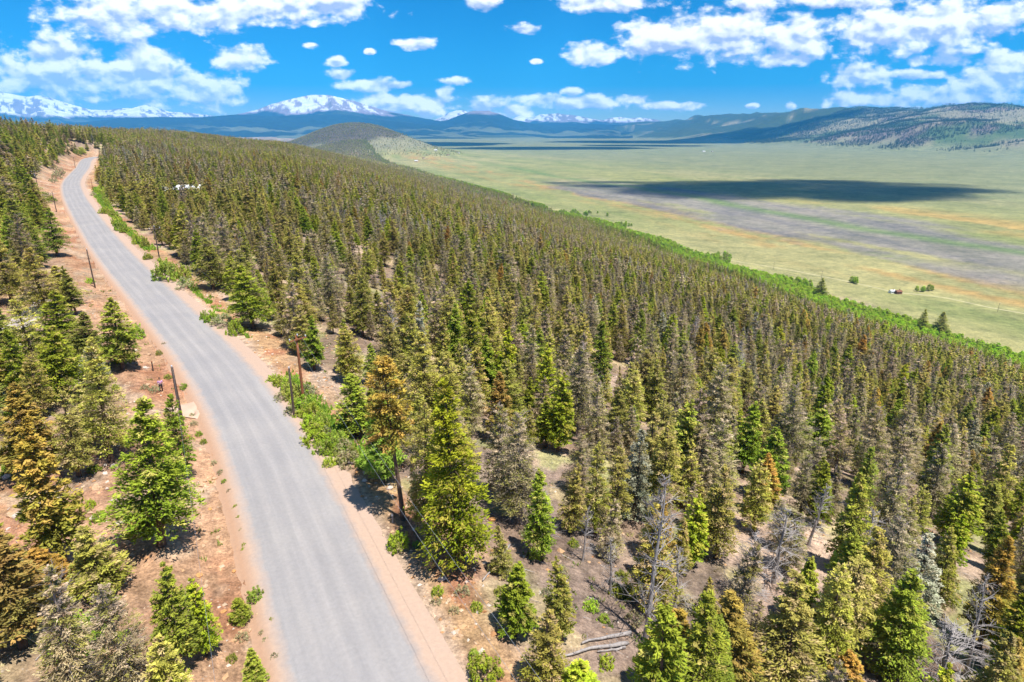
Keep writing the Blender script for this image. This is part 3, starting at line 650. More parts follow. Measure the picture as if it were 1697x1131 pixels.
# unit tree: height 10 m, crown radius 1.75 m; objects scale it
PROTO = {}
def make_proto(kind, var, seed):
    rng = np.random.default_rng(seed); lean = rng.normal() * .012
    parts = []
    cb = {'rust': .16, 'brown': .10}.get(kind, .12) + .08 * rng.random(); pw = [.75, 1.0, .62, .55, .85][var % 5]
    tv, tq = trunk_arrays(10 if kind != 'aspen' else 8.5, .17, lean, rng=rng)
    if kind == 'tallrust': cb = .52
    bark = m_grey if kind == 'dead' else (m_greyb if kind == 'brown' else m_bark)
    parts.append(('trunk', np_mesh(kind + '_trunk', tv, tq, mats=[bark], smooth=True)))
    if kind == 'dead':
        bv, bq = dead_branches(rng, 10, .12, 1.7, 75, 6, .035); parts.append(('branches', np_mesh('dead_branches', bv, bq, mats=[m_grey])))
        return parts
    k2 = 'rust' if kind == 'tallrust' else kind
    big_ = var == 9
    if kind == 'aspen':
        cv_, cq, cc, cen = crown_round(rng, 10.15, cb, 1.75, 400, 18, .085, k2, .45, csize=.40, lean=lean, sprawl=.3)
        sel = cen[rng.choice(len(cen), 26)]; A = sel.copy(); A[:, :2] *= .03; A[:, 2] -= .25 + .15 * np.hypot(sel[:, 0], sel[:, 1]); tp = sel
    else:
        nbr = int((330 if big_ else 200) * (.7 if kind == 'tallrust' else 1)); per = 38
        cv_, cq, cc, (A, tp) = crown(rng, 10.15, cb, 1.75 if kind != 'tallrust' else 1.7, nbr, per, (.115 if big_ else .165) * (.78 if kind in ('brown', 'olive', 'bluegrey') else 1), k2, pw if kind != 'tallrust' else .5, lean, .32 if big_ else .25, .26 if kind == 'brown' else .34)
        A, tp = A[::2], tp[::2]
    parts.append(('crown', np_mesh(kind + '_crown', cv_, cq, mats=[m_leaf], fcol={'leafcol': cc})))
    bv, bq = stick_arrays(A - np.array([0, 0, .05]), tp, .03, .008)
    if kind == 'brown':
        b2, q2 = dead_branches(rng, 10.3, .1, 2.0, 60, 4, .022); bq = np.concatenate([bq, q2 + len(bv)]); bv = np.concatenate([bv, b2])
    parts.append(('branches', np_mesh(kind + '_branches', bv, bq, mats=[m_greyb if kind == 'brown' else m_bark])))
    return parts
KINDS = ['olive', 'green', 'bright', 'rust', 'brown', 'bluegrey', 'dead', 'aspen', 'tallrust']
for i, k in enumerate(KINDS):
    for var in range(5 if k in ('olive', 'brown') else 3 if k == 'green' else 2): PROTO[k, var] = make_proto(k, var, 400 + i * 10 + var)
for i, k in enumerate(['olive', 'green', 'bright', 'rust', 'brown']): PROTO[k, 9] = make_proto(k, 9, 480 + i)
NVAR = {k: sum(1 for q in PROTO if q[0] == k and q[1] < 9) for k in KINDS}

def joined(kind, var):
    V, Q, MI, CC = [], [], [], []; mats = []; off = 0
    for nm, me in PROTO[kind, var]:
        n = len(me.vertices); v = np.empty(n * 3, np.float32); me.vertices.foreach_get('co', v); nq = len(me.polygons); q = np.empty(nq * 4, np.int32); me.loops.foreach_get('vertex_index', q)
        V.append(v.reshape(-1, 3)); Q.append(q.reshape(-1, 4) + off); MI.append(np.full(nq, len(mats))); mats.append(me.materials[0]); off += n
        if 'leafcol' in me.attributes:
            c = np.empty(n * 4, np.float32); me.attributes['leafcol'].data.foreach_get('color', c); CC.append(c.reshape(-1, 4))
        else: CC.append(np.ones((n, 4), np.float32))
    return np_mesh('forest_' + kind, np.concatenate(V), np.concatenate(Q), mats=mats, mat_idx=np.concatenate(MI), fcol={'leafcol': np.concatenate(CC)})
def lod(kind, seed, ncl, per, qs, csize, trunk=True):
    rng = np.random.default_rng(seed)
    if kind == 'dead':
        v, q = dead_branches(rng, 10, .12, 1.7, 40, 3, .06); tv, tq = trunk_arrays(10, .17, 0, 5, 2)
        return np_mesh('far_dead', np.concatenate([v, tv]), np.concatenate([q, tq + len(v)]), mats=[m_grey])
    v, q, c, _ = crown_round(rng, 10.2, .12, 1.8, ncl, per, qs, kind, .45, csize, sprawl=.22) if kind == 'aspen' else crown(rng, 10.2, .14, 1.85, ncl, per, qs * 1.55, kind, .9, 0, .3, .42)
    mats = [m_leaf]; mi = np.zeros(len(q))
    if trunk:
        tv, tq = trunk_arrays(9.5, .17, 0, 5, 2); mi = np.concatenate([mi, np.ones(len(tq))]); mats.append(m_bark)
        q = np.concatenate([q, tq + len(v)]); v = np.concatenate([v, tv]); c = np.concatenate([c, np.ones((len(tv), 3))])
    return np_mesh('far_' + kind, v, q, mats=mats, mat_idx=mi, fcol={'leafcol': c})
MIXK = ['olive', 'green', 'bright', 'rust', 'brown', 'bluegrey', 'dead', 'aspen']
def proto_collection(name, meshes):
    c = bpy.data.collections.new(name)
    for i, me in enumerate(meshes):
        o = bpy.data.objects.new("%s_%03d" % (name, i), me); c.objects.link(o)
    return c
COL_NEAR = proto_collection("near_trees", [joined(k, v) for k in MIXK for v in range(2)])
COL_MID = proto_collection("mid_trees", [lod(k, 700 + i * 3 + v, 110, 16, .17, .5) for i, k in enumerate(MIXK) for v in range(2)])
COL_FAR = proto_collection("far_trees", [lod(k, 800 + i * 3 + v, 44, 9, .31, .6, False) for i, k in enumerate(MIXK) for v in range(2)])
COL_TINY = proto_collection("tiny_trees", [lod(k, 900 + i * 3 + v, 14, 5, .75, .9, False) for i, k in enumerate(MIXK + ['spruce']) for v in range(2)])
def scatter(name, pts, idx, rot, scl, collection, label=None, cat=None):
    me = bpy.data.meshes.new(name); n = len(pts)
    me.vertices.add(n); me.vertices.foreach_set('co', np.asarray(pts, np.float32).ravel())
    a = me.attributes.new('kind_index', 'INT', 'POINT'); a.data.foreach_set('value', np.asarray(idx, np.int32))
    a = me.attributes.new('rot', 'FLOAT_VECTOR', 'POINT'); a.data.foreach_set('vector', np.asarray(rot, np.float32).ravel())
    a = me.attributes.new('scl', 'FLOAT_VECTOR', 'POINT'); a.data.foreach_set('vector', np.asarray(scl, np.float32).ravel())
    me.update()
    o = link(name, me, kind='stuff')
    if label: o['label'] = label; o['category'] = cat
    g = bpy.data.node_groups.new(name + "_nodes", 'GeometryNodeTree')
    g.interface.new_socket("Geometry", in_out='INPUT', socket_type='NodeSocketGeometry'); g.interface.new_socket("Geometry", in_out='OUTPUT', socket_type='NodeSocketGeometry')
    gi = g.nodes.new('NodeGroupInput'); go = g.nodes.new('NodeGroupOutput'); ip = g.nodes.new('GeometryNodeInstanceOnPoints'); ci = g.nodes.new('GeometryNodeCollectionInfo')
    ci.inputs['Collection'].default_value = collection; ci.inputs['Separate Children'].default_value = True; ci.inputs['Reset Children'].default_value = True
    ip.inputs['Pick Instance'].default_value = True
    def named(nm, typ):
        n_ = g.nodes.new('GeometryNodeInputNamedAttribute'); n_.data_type = typ; n_.inputs['Name'].default_value = nm
        return next(s for s in n_.outputs if s.enabled and s.name == 'Attribute')
    L = g.links
    L.new(gi.outputs[0], ip.inputs['Points']); L.new(ci.outputs[0], ip.inputs['Instance']); L.new(named('kind_index', 'INT'), ip.inputs['Instance Index'])
    e2r = g.nodes.new('FunctionNodeEulerToRotation'); L.new(named('rot', 'FLOAT_VECTOR'), e2r.inputs[0]); L.new(e2r.outputs[0], ip.inputs['Rotation'])
    L.new(named('scl', 'FLOAT_VECTOR'), ip.inputs['Scale']); L.new(ip.outputs[0], go.inputs[0])
    md = o.modifiers.new("scatter", 'NODES'); md.node_group = g
    return o

# ------------------------------------------------------------------ trees, one by one
COLOUR = {'olive': 'olive green', 'green': 'dark green', 'bright': 'bright green', 'rust': 'rusty orange', 'brown': 'grey brown dying', 'bluegrey': 'pale blue grey', 'dead': 'bare grey dead', 'aspen': 'light green', 'tallrust': 'rusty'}
NAME = {'aspen': 'aspen_tree', 'dead': 'dead_tree'}
USED = {}
TREES = []
ONES = 'zero one two three four five six seven eight nine ten eleven twelve thirteen fourteen fifteen sixteen seventeen eighteen nineteen'.split()
TENS = 'x x twenty thirty forty fifty sixty seventy eighty ninety'.split()
def say(n): return ONES[n] if n < 20 else TENS[n // 10] + ('-' + ONES[n % 10] if n % 10 else '')
def spots(p):
    x, y, _ = project(p); x = min(99.4, max(0, float(x) / IMW * 100)); y = min(99.4, max(0, float(y) / IMH * 100))
    fx_, fy_ = int(x), int(y); near = '%s percent across and %s percent down the photo'
    out_ = [near % (say(int(round(x))), say(int(round(y)))), near % (say(fx_) + ' and a half', say(int(round(y)))), near % (say(int(round(x))), say(fy_) + ' and a half')]
    return out_ + [near % (say(min(99, max(0, fx_ + i))), say(min(99, max(0, fy_ + j)))) for i in (0, 1, -1) for j in (0, 1, -1)]
def unique(head, p):
    for q in spots(p):
        l = head + ', ' + q
        if l not in USED: USED[l] = 1; return l
    return l
def tree(kind, p, h, r, label=None, var=None, rz=None, rng=random):
    var = rng.randrange(NVAR[kind]) if var is None else var % NVAR[kind]
    if r > 2.5 and (kind, 9) in PROTO: var = 9
    nm = NAME.get(kind, 'conifer_tree')
    root = link(nm, None, loc=(float(p[0]), float(p[1]), float(p[2]) - .1)); root.empty_display_size = .5
    root.rotation_euler = (rng.gauss(0, .045), rng.gauss(0, .045), rng.random() * 6.283 if rz is None else rz)
    root.scale = (r / 1.75 * rng.uniform(.9, 1.1), r / 1.75 * rng.uniform(.9, 1.1), h / 10.0)
    if label is None:
        kn = {'aspen': 'aspen', 'dead': 'tree'}.get(kind, 'conifer')
        label = unique('%s %s' % (COLOUR[kind], kn), (p[0], p[1], p[2] + h * .6))
    root['label'] = label; root['category'] = 'tree'; root['group'] = {'aspen': 'aspens near the road', 'dead': 'dead standing trees'}.get(kind, 'conifers of the wood')
    for pn, me in PROTO[kind, var]:
        o = link(pn, me, parent=root)
        if pn == 'branches': o['kind'] = 'stuff'
    TREES.append((p[0], p[1], r)); return root
def height_for(p, top_py):
    lo, hi = .2, 60.0
    for _ in range(30):
        m = (lo + hi) / 2; y = float(project((p[0], p[1], p[2] + m))[1])
        if y > top_py: lo = m
        else: hi = m
    return lo
random.seed(11)
# (kind, base x, base y, top y, crown width in photo pixels, label)
HAND = [
 ('tallrust', 668, 862, 598, 74, "tall rusty topped pine with long bare red trunk beside the road"),
 ('bright', 765, 940, 632, 128, "large bright green conifer, lit on its valley side, behind the rusty pine"),
 ('olive', 712, 892, 662, 66, "dull olive conifer squeezed between the rusty pine and the large bright one"),
 ('olive', 693, 884, 770, 26, "slender pole-thin conifer at the foot of the rusty pine"),
 ('green', 592, 722, 622, 66, "dark yellow-green conifer just above the end of the roadside shrubs"),
 ('green', 622, 716, 640, 44, "smaller dark conifer at the shoulder of the dark yellow-green one"),
 ('aspen', 634, 800, 666, 58, "light green leafy aspen beside the rusty pine's trunk"),
 ('brown', 862, 868, 690, 100, "wide grey brown conifer with pale dead top in the clearing"),
 ('green', 855, 1052, 930, 84, "bushy young green conifer at the edge of the clearing near the road"),
 ('bright', 932, 1062, 928, 50, "narrow bright green young conifer next to the bushy young one"),
 ('olive', 900, 1140, 1012, 84, "olive conifer cut by the bottom edge below the two young green ones"),
 ('bright', 955, 1165, 1088, 80, "bright green conifer tip poking up at the bottom edge beside the logs"),
 ('rust', 1100, 1165, 1000, 104, "orange conifer at the bottom edge beyond the fallen logs"),
 ('rust', 1208, 1160, 985, 98, "olive and orange conifer next along from the orange one"),
 ('olive', 1300, 1160, 962, 120, "broad grey olive conifer at the bottom edge past the orange pair"),
 ('bright', 1478, 1120, 952, 118, "wide bright green tree low in the wood below the bare white branches"),
 ('bluegrey', 1508, 1040, 888, 96, "pale grey green tree just above the wide bright green one"),
 ('dead', 1068, 1062, 792, 84, "tall bare grey dead tree standing beside the fallen logs"),
 ('dead', 1280, 965, 840, 80, "bare silver dead tree with tangled twigs among olive conifers"),
 ('dead', 1560, 1150, 1030, 110, "bleached dead tree with spreading white branches at the bottom edge"),
 ('dead', 1600, 1120, 955, 60, "dark grey dead conifer spire near the bottom corner"),
 ('bright', 1140, 935, 820, 54, "small bright green conifer beyond the tall dead tree"),
 ('olive', 945, 885, 768, 52, None), ('olive', 985, 890, 735, 60, None), ('olive', 1020, 872, 745, 56, None),
 ('bluegrey', 1050, 862, 716, 66, "frosty blue grey spruce in the middle of the wood"),
 ('bright', 924, 748, 614, 56, "brightest green conifer above the frosty spruce"), ('green', 905, 742, 660, 44, None),
 ('green', 790, 642, 514, 66, None), ('bright', 833, 660, 541, 44, None), ('brown', 782, 720, 610, 58, None),
 ('brown', 1190, 830, 700, 66, None), ('rust', 1262, 858, 755, 62, None), ('bright', 1265, 800, 755, 40, None),
 ('green', 1355, 770, 676, 70, None), ('brown', 1485, 960, 850, 70, None), ('brown', 1490, 855, 785, 70, None), ('dead', 1430, 950, 845, 60, None),
 ('rust', 1620, 1080, 900, 78, "tall olive and rust conifer leaning near the side edge"), ('olive', 1680, 1060, 905, 80, None), ('rust', 1400, 1150, 1082, 70, None),
 ('dead', 660, 640, 500, 34, None), ('dead', 905, 905, 812, 40, None), ('dead', 1012, 985, 880, 44, None), ('dead', 965, 930, 838, 36, None), ('dead', 1120, 1010, 905, 60, None), ('brown', 1010, 930, 830, 50, None), ('olive', 835, 955, 868, 46, None), ('brown', 1085, 930, 800, 60, None), ('dead', 1235, 1000, 890, 70, None), ('dead', 1340, 905, 800, 46, None), ('bluegrey', 690, 650, 500, 50, None), ('olive', 500, 560, 470, 70, None), ('green', 420, 545, 440, 70, None), ('olive', 355, 480, 395, 62, None),
 # uphill side
 ('green', 268, 905, 662, 132, "biggest dark green conifer between the road and the rocky slope"),
 ('green', 305, 790, 655, 46, "slim green conifer standing against the utility pole by the road"),
 ('olive', 186, 765, 568, 92, "tall olive conifer directly above the biggest dark green one"),
 ('rust', 108, 945, 690, 112, "open rusty brown conifer with bare forked trunk over pale rock"),
 ('green', 205, 612, 496, 62, "bright sided green conifer on the bank above the bare earth"),
 ('green', 105, 606, 486, 96, "dark conifer with a red trunk near the gravel drive"),
 ('green', 145, 610, 520, 70, None), ('bluegrey', 160, 640, 575, 60, None),
 ('green', 44, 670, 548, 46, "narrow pointed conifer below the gravel drive"), ('olive', 70, 690, 590, 50, None),
 ('rust', 40, 1075, 875, 130, "big rusty olive conifer in the bottom corner uphill of the road"), ('rust', 90, 990, 905, 90, None),
 ('olive', 178, 985, 868, 92, "olive conifer between the rusty corner tree and the biggest dark one"),
 ('bright', 300, 1108, 932, 74, "yellow-green young conifer at the road bank near the bottom"), ('bright', 345, 1085, 958, 60, "second yellow-green young conifer, nearer the road than its twin"),
 ('brown', 222, 1150, 975, 92, "grey half dead conifer at the bottom edge beside the yellow-green pair"), ('olive', 285, 1165, 1050, 80, None),
 ('green', 400, 1030, 992, 34, "tiny round conifer alone on the bare roadside earth"), ('green', 425, 1140, 1074, 46, "small conifer on the roadside earth at the bottom edge"),
 ('olive', 20, 505, 395, 74, "dark conifer with bare lower trunk at the side edge above the drive"), ('green', 95, 425, 345, 44, "dark layered conifer close to the far bend's utility pole"),
 ('olive', 78, 520, 412, 76, None), ('green', 40, 415, 330, 60, None), ('olive', 110, 505, 440, 60, None), ('green', 60, 355, 290, 50, None), ('olive', 15, 350, 262, 60, None),
 ('green', 1358, 500, 462, 26, "lone dark conifer among the aspens at the meadow's edge"), ('green', 1525, 556, 514, 22, "upright dark conifer standing clear at the meadow's edge"), ('green', 1555, 558, 518, 26, "dark conifer standing alone just out in the meadow grass"),
]
for (k, bx, by, ty, wpx, lab) in HAND:
    p = at(bx, by); d = float(project(p)[2]); h = height_for(p, ty)
    if k == 'tallrust' or k == 'dead': rr = wpx / 2 * d / FPX * (1.05)
    else: rr = wpx / 2 * d / FPX * 1.0
    tree(k, p, h, rr, label=lab)

rngf = np.random.default_rng(5)
def jitter(s0, s1, t0, t1, sp):
    ss, tt = np.meshgrid(np.arange(s0, s1, sp), np.arange(t0, t1, sp)); ss[::2] += sp / 2
    return (ss + rngf.uniform(-.42, .42, ss.shape) * sp).ravel(), (tt + rngf.uniform(-.42, .42, tt.shape) * sp).ravel()
def FOOT(t): return np.interp(t, [100, 300, 450, 600, 800, 1000, 1300], [405, 412, 428, 458, 490, 512, 520])
pieces = [jitter(-330, 590, -40, 260, 3.8), jitter(-330, 590, 260, 800, 4.7), jitter(-330, 600, 800, 1800, 5.6), jitter(-330, 600, 1800, 4300, 8.0)]
S_ = np.concatenate([p[0] for p in pieces]); T_ = np.concatenate([p[1] for p in pieces]); big = np.concatenate([np.full(len(p[0]), b) for p, b in zip(pieces, (1, 1, 1.08, 1.35))])
FX = .944 * S_ - .33 * T_; FY = .33 * S_ + .944 * T_
gz, grd = ground(FX, FY, True)
dd_ = np.hypot(FX, FY); azm = np.degrees(np.arctan2(FX, FY))
edge_n = (fbm(FX / 70, FY / 70, 3, 131) - .5) * 70
ok = (np.abs(azm) < 50) & (dd_ > 24) & ((S_ + edge_n * .35) < FOOT(T_))
ok &= (grd > 10.5 + 3 * (fbm(FX / 6, FY / 6, 2, 132) - .3)) | (grd < -10.5 - 5 * fbm(FX / 9, FY / 9, 2, 133)) | (np.abs(grd) > 100)
dn = fbm(FX / 22, FY / 22, 3, 134)
ok &= ~((grd > 0) & (dd_ < 260) & (dn > .66)) & ~((grd < 0) & (grd > -90) & (dn > .60) & (rngf.random(len(FX)) < .6)) & ~((grd < 0) & (grd > -70) & (rngf.random(len(FX)) < .24))
# openings seen in the wood
for (px, py, rr) in [(960, 1010, 4.0), (900, 835, 3.2), (990, 940, 2.5), (1370, 800, 4.0), (1330, 890, 3.5), (1400, 730, 3), (700, 960, 5), (545, 655, 5), (1000, 690, 3), (640, 830, 4), (590, 745, 4), (1000, 1080, 5), (25, 545, 9), (5, 570, 7), (60, 500, 5), (60, 860, 5), (30, 745, 4), (130, 690, 3.5), (130, 560, 3),
                     (298, 324, 11), (318, 332, 9), (280, 334, 8), (318, 345, 8), (285, 347, 7), (650, 470, 4), (650, 455, 5), (165, 340, 6), (230, 900, 4), (180, 850, 4), (60, 320, 8), (90, 350, 6), (60, 345, 6)]:
    p = at(px, py); ok &= np.hypot(FX - p[0], FY - p[1]) > rr
hpx, hpy, _h = project(np.stack([FX, FY, gz], 1)); ok &= ~((hpx > 266) & (hpx < 336) & (hpy > 321) & (hpy < 350) & (rngf.random(len(FX)) < .62))
for (x, y, r) in TREES: ok &= np.hypot(FX - x, FY - y) > (r * .65 + 1.0)
FX, FY, FZ, S_, T_, big, dd_, grd = [a[ok] for a in (FX, FY, gz, S_, T_, big, dd_, grd)]
n = len(FX)
kn = fbm(FX / 45, FY / 45, 3, 141); u = rngf.random(n) * .75 + np.clip((kn - .3) / .4, 0, 1) * .25
cum = np.array([.42, .515, .545, .56, .90, .95, .98]); kidx = np.searchsorted(cum, rngf.random(n) * .6 + .4 * np.clip((kn - .28) / .44, 0, .99))
left = grd < 0; sw = left & (rngf.random(n) < .55); kidx[sw] = rngf.choice([0, 1, 1], sw.sum())
foot = (S_ > FOOT(T_) - 90) & (rngf.random(n) < sstep(-90, 0, S_ - FOOT(T_)) * .7); kidx[foot] = 1
kidx = np.minimum(kidx, 6)
H_ = (5.0 + 6.0 * rngf.random(n) ** 1.15) * big * (.85 + .3 * fbm(FX / 35, FY / 35, 2, 143)); H_ *= np.where(rngf.random(n) < .2, .6, 1)
R_ = H_ * (.165 + .105 * rngf.random(n)); R_ = np.maximum(R_, .9); lf_ = (grd < 0) & (grd > -100) & (dd_ > 62); H_ = np.where(lf_, H_ * 1.08, H_); R_ = np.where(lf_, R_ * 1.25, R_)
P_ = np.stack([FX, FY, FZ], 1)
pxx, pyy, dep = project(P_ + np.array([0, 0, 1.]) * (H_ * .6)[:, None])
inview = (pxx > -20) & (pxx < IMW + 20) & (pyy > 150) & (pyy < IMH + 60) & (dep > 0)
size = np.where(inview, H_ * FPX / np.maximum(dep, 1), -1)
order = np.argsort(-size); take = order[:max(0, 296 - len(HAND))]
print("forest", n, "largest", size[take[0]], size[take[-1]], dd_[take].max())
for i in take: tree(MIXK[kidx[i]], P_[i], float(H_[i]), float(R_[i]))
rest = np.ones(n, bool); rest[take] = False
rot_all = np.stack([rngf.normal(size=n) * .05, rngf.normal(size=n) * .05, rngf.random(n) * 6.283], 1); scl_all = np.stack([R_ / 1.75, R_ / 1.75, H_ / 10], 1)
ii_all = kidx * 2 + rngf.integers(0, 2, n)
ALLP = [[], [], [], []]
for lv, (a, b) in enumerate(((0, 260), (260, 700), (700, 2000), (2000, 99999))):
    m = rest & (dd_ >= a) & (dd_ < b)
    ALLP[lv] = [P_[m], ii_all[m], rot_all[m], scl_all[m]]
# more woods: the hill beyond the ridge and the gullies across the valley
def extra(xs, ys, hs, kinds):
    z = ground(xs, ys); m = len(xs); h = hs * (.8 + .5 * rngf.random(m))
    return [np.stack([xs, ys, z], 1), np.array(kinds) * 2 + rngf.integers(0, 2, m), np.stack([0 * xs, 0 * xs, rngf.random(m) * 6.28], 1), np.stack([h * .17, h * .17, h / 10 * 1.0], 1) * np.array([1.15 / 1.75 * 1.0, 1.15 / 1.75, 1])]
ss, tt = rngf.uniform(-250, 1150, 26000), rngf.uniform(3700, 6600, 26000); xs, ys = .944 * ss - .33 * tt, .33 * ss + .944 * tt; zz = ground(xs, ys)
dens = sstep(-75, -25, zz + (fbm(xs / 200, ys / 200, 4, 123) - .5) * 90 - (ss - 520) * .12); dens = np.maximum(dens * .85, .16 * (zz > -125)); k = (rngf.random(len(xs)) < dens) & (np.abs(np.degrees(np.arctan2(xs, ys))) < 48)
xs, ys = xs[k], ys[k]
ex1 = extra(xs, ys, 10.5, rngf.choice([0, 1, 4, 4], len(xs)))
xs, ys = rngf.uniform(1800, 6500, 170000), rngf.uniform(2600, 9000, 170000); zz = ground(xs, ys)
hn_ = fbm(xs / 420 + ys / 900, ys / 260 - xs / 900, 4, 121); dens = sstep(.47, .55, hn_) * sstep(-130, -108, zz) * .7 + .02 * sstep(-110, -90, zz); dens *= (1 - .6 * sstep(120, 200, zz))
dens += sstep(6000, 7500, ys) * sstep(-120, -100, zz) * .35
k = (rngf.random(len(xs)) < dens) & (np.abs(np.degrees(np.arctan2(xs, ys))) < 46); xs, ys = xs[k], ys[k]
ex2 = extra(xs, ys, 16, np.full(len(xs), 8))
print("extra", len(ex1[0]), len(ex2[0]))
scatter("forest_conifers", *ALLP[0], COL_NEAR); scatter("slope_forest", *ALLP[1], COL_MID); scatter("ridge_forest", *ALLP[2], COL_FAR)
scatter("distant_forest", *[np.concatenate([a, b]) for a, b in zip(ALLP[3], ex1)], COL_TINY); ex2[3] = ex2[3] * np.array([1.25, 1.25, 1]); scatter("hillside_forest", *ex2, COL_TINY)
# aspen thickets along the foot of the wood, and a few clumps out in the meadow
ss, tt = jitter(320, 620, 40, 2300, 3.9); xs, ys = .944 * ss - .33 * tt, .33 * ss + .944 * tt
an_ = fbm(tt / 130, ss / 80, 3, 151); ft = FOOT(tt); dep_ = np.interp(tt, [100, 300, 450, 600, 800, 1000, 1300], [125, 125, 100, 50, 26, 18, 14])
k = ((an_ > .30 + .06 * sstep(600, 700, tt) + .1 * sstep(900, 1200, tt)) | (tt < 560)) & (ss > ft - 8) & (ss < ft + dep_ * (.62 + 1.4 * np.maximum(an_ - .3, 0))) & (rngf.random(len(ss)) < .92)
xs, ys = list(xs[k]), list(ys[k])
for (px, py, w_, c_) in [(785, 320, 34, 40), (840, 337, 14, 14), (945, 355, 40, 40), (1015, 378, 34, 60), (1180, 430, 30, 40), (1528, 484, 14, 5), (1412, 468, 10, 5)]:
    for _ in range(c_):
        p = at(px + random.gauss(0, w_ * .5), py + random.gauss(0, 2.0)); xs.append(p[0]); ys.append(p[1])
xs, ys = np.array(xs), np.array(ys)
asp = extra(xs, ys, 7.0, np.full(len(xs), 7)); asp[3] = asp[3] * np.array([1.6, 1.6, 1]); print("aspens", len(xs))
scatter("aspen_thicket", *asp, COL_MID)

# ------------------------------------------------------------------ shrubs
def shrub_mesh(pal, seed, n=90, per=18, qs=.055):
    rng = np.random.default_rng(seed)
    u = rng.random(n); an = rng.random(n) * 6.283; el = np.arccos(1 - u * .96)
    rr = .62 + .38 * rng.random(n); lob = .8 + .45 * vnoise(an * 1.1 + seed, el * 2, seed)
    c = np.stack([np.sin(el) * np.cos(an), np.sin(el) * np.sin(an), np.cos(el) * .85 + .08], 1) * (rr * lob)[:, None]
    lowc, topc, oddc, odd = PAL[pal]; cc = np.array(lowc) + (np.array(topc) - np.array(lowc)) * rng.random(n)[:, None]; od = rng.random(n) < odd; cc[od] = oddc; cc *= (.75 + .5 * rng.random(n))[:, None]
    ci = np.repeat(np.arange(n), per); m = len(ci); d = rng.normal(size=(m, 3)); d /= np.linalg.norm(d, axis=1)[:, None]
    p = c[ci] + d * .17 * (.4 + .6 * rng.random(m))[:, None]; p[:, 2] = np.maximum(p[:, 2], .02)
    v, q = quads_from(p, d + np.array([0, 0, .7]), qs * (.6 + .8 * rng.random(m)), rng, 1.4)
    lv = np_mesh(pal + '_leaves', v, q, mats=[m_leaf], fcol={'leafcol': np.repeat(cc[ci] * (.85 + .3 * rng.random(m))[:, None], 4, 0)})
    sel = c[rng.choice(n, 16)]; sv, sq = stick_arrays(sel * .05 - np.array([0, 0, .15]), sel * 1.02, .018, .006)
    return lv, np_mesh('stems', sv, sq, mats=[m_greyb])
SHR = {('shrub', i): shrub_mesh('shrub', 300 + i) for i in range(3)}; SHR.update({('sage', i): shrub_mesh('sage', 310 + i, 55, 12) for i in range(2)}); SHR.update({('green', i): shrub_mesh('green', 320 + i) for i in range(2)})
def shrub(kind, p, r, h, label=None, group='roadside shrubs'):
    i = random.randrange(2); root = link('shrub', None, loc=(float(p[0]), float(p[1]), float(p[2]) - .03)); root.rotation_euler = (0, 0, random.random() * 6.28); root.scale = (r, r, h); root.empty_display_size = .4
    if label is None:
        label = unique({'shrub': 'leafy green', 'sage': 'dry grey green', 'green': 'dark green'}[kind] + ' shrub', (p[0], p[1], p[2] + h * .5))
    root['label'] = label; root['category'] = 'shrub'; root['group'] = group
    lv, sm = SHR[kind, i]; link('leaves', lv, parent=root); link('stems', sm, parent=root, kind='stuff')
random.seed(23)
def shrub_px(kind, px, py, wpx, hpx=None, label=None, group='roadside shrubs'):
    p = at(px, py); d = float(project(p)[2]); r = wpx / 2 * d / FPX; shrub(kind, p, r, (hpx or wpx * .6) * d / FPX, label, group)
for (px, py, w_) in [(463,640,26),(478,648,28),(470,662,24),(492,664,32),(505,680,34),(488,690,26),(518,692,34),(508,706,32),(530,706,36),(520,722,34),(545,720,30),(538,738,38),(556,738,34),(548,754,34),(570,748,30),(566,766,36),(584,764,26),(455,628,18),(545,768,24),(498,652,28)]:
    shrub_px(random.choice(['shrub', 'shrub', 'shrub', 'sage']), px + random.gauss(0, 5), py + random.gauss(0, 4), w_ * random.uniform(.75, 1.3), w_ * random.uniform(.6, 1.0), group='leafy shrubs by the twin poles')
for (px, py, w_) in [(165,330,14),(172,345,16),(180,358,16),(190,372,18),(203,384,18),(216,392,18),(170,318,12),(228,402,20),(160,322,12),(240,412,22),(282,465,40),(305,478,34),(300,462,30),(372,545,34),(390,556,30),(355,535,26),(345,525,22)]:
    shrub_px(random.choice(['shrub', 'shrub', 'sage']), px + random.gauss(0, 4), py + random.gauss(0, 3), w_ * random.uniform(.7, 1.25), w_ * random.uniform(.6, 1.0), group='leafy shrubs along the valley side of the road')
for k_ in range(24):
    y = random.uniform(306, 408); x = np.interp(y, [300, 320, 350, 380, 408], [166, 167, 176, 200, 236]) + random.uniform(-2, 9)
    shrub_px('shrub', x, y, random.uniform(8, 15), random.uniform(6, 11), group='leafy shrubs along the valley side of the road')
for k_ in range(26):
    y = random.uniform(630, 770); x = np.interp(y, [620, 660, 700, 740, 770], [458, 480, 510, 545, 575]) + random.gauss(0, 8)
    shrub_px('shrub', x, y, random.uniform(12, 26), random.uniform(9, 20), group='leafy shrubs by the twin poles')
for (px, py, w_, lab) in [(660, 908, 42, "leafy shrub on the stony verge below the rusty pine"), (423, 996, 32, "round green shrub touching the road's uphill edge"), (135, 1072, 84, "large vivid green shrub among the conifers in the bottom corner"), (306, 645, 14, "small round shrub at the mouth of the roadside pull-off"), (802, 1125, 62, "spreading green shrub at the bottom edge beside the road"), (786, 1092, 26, "little green shrub at the stony verge near the bottom")]:
    shrub_px('shrub', px, py, w_, w_ * .75, lab)
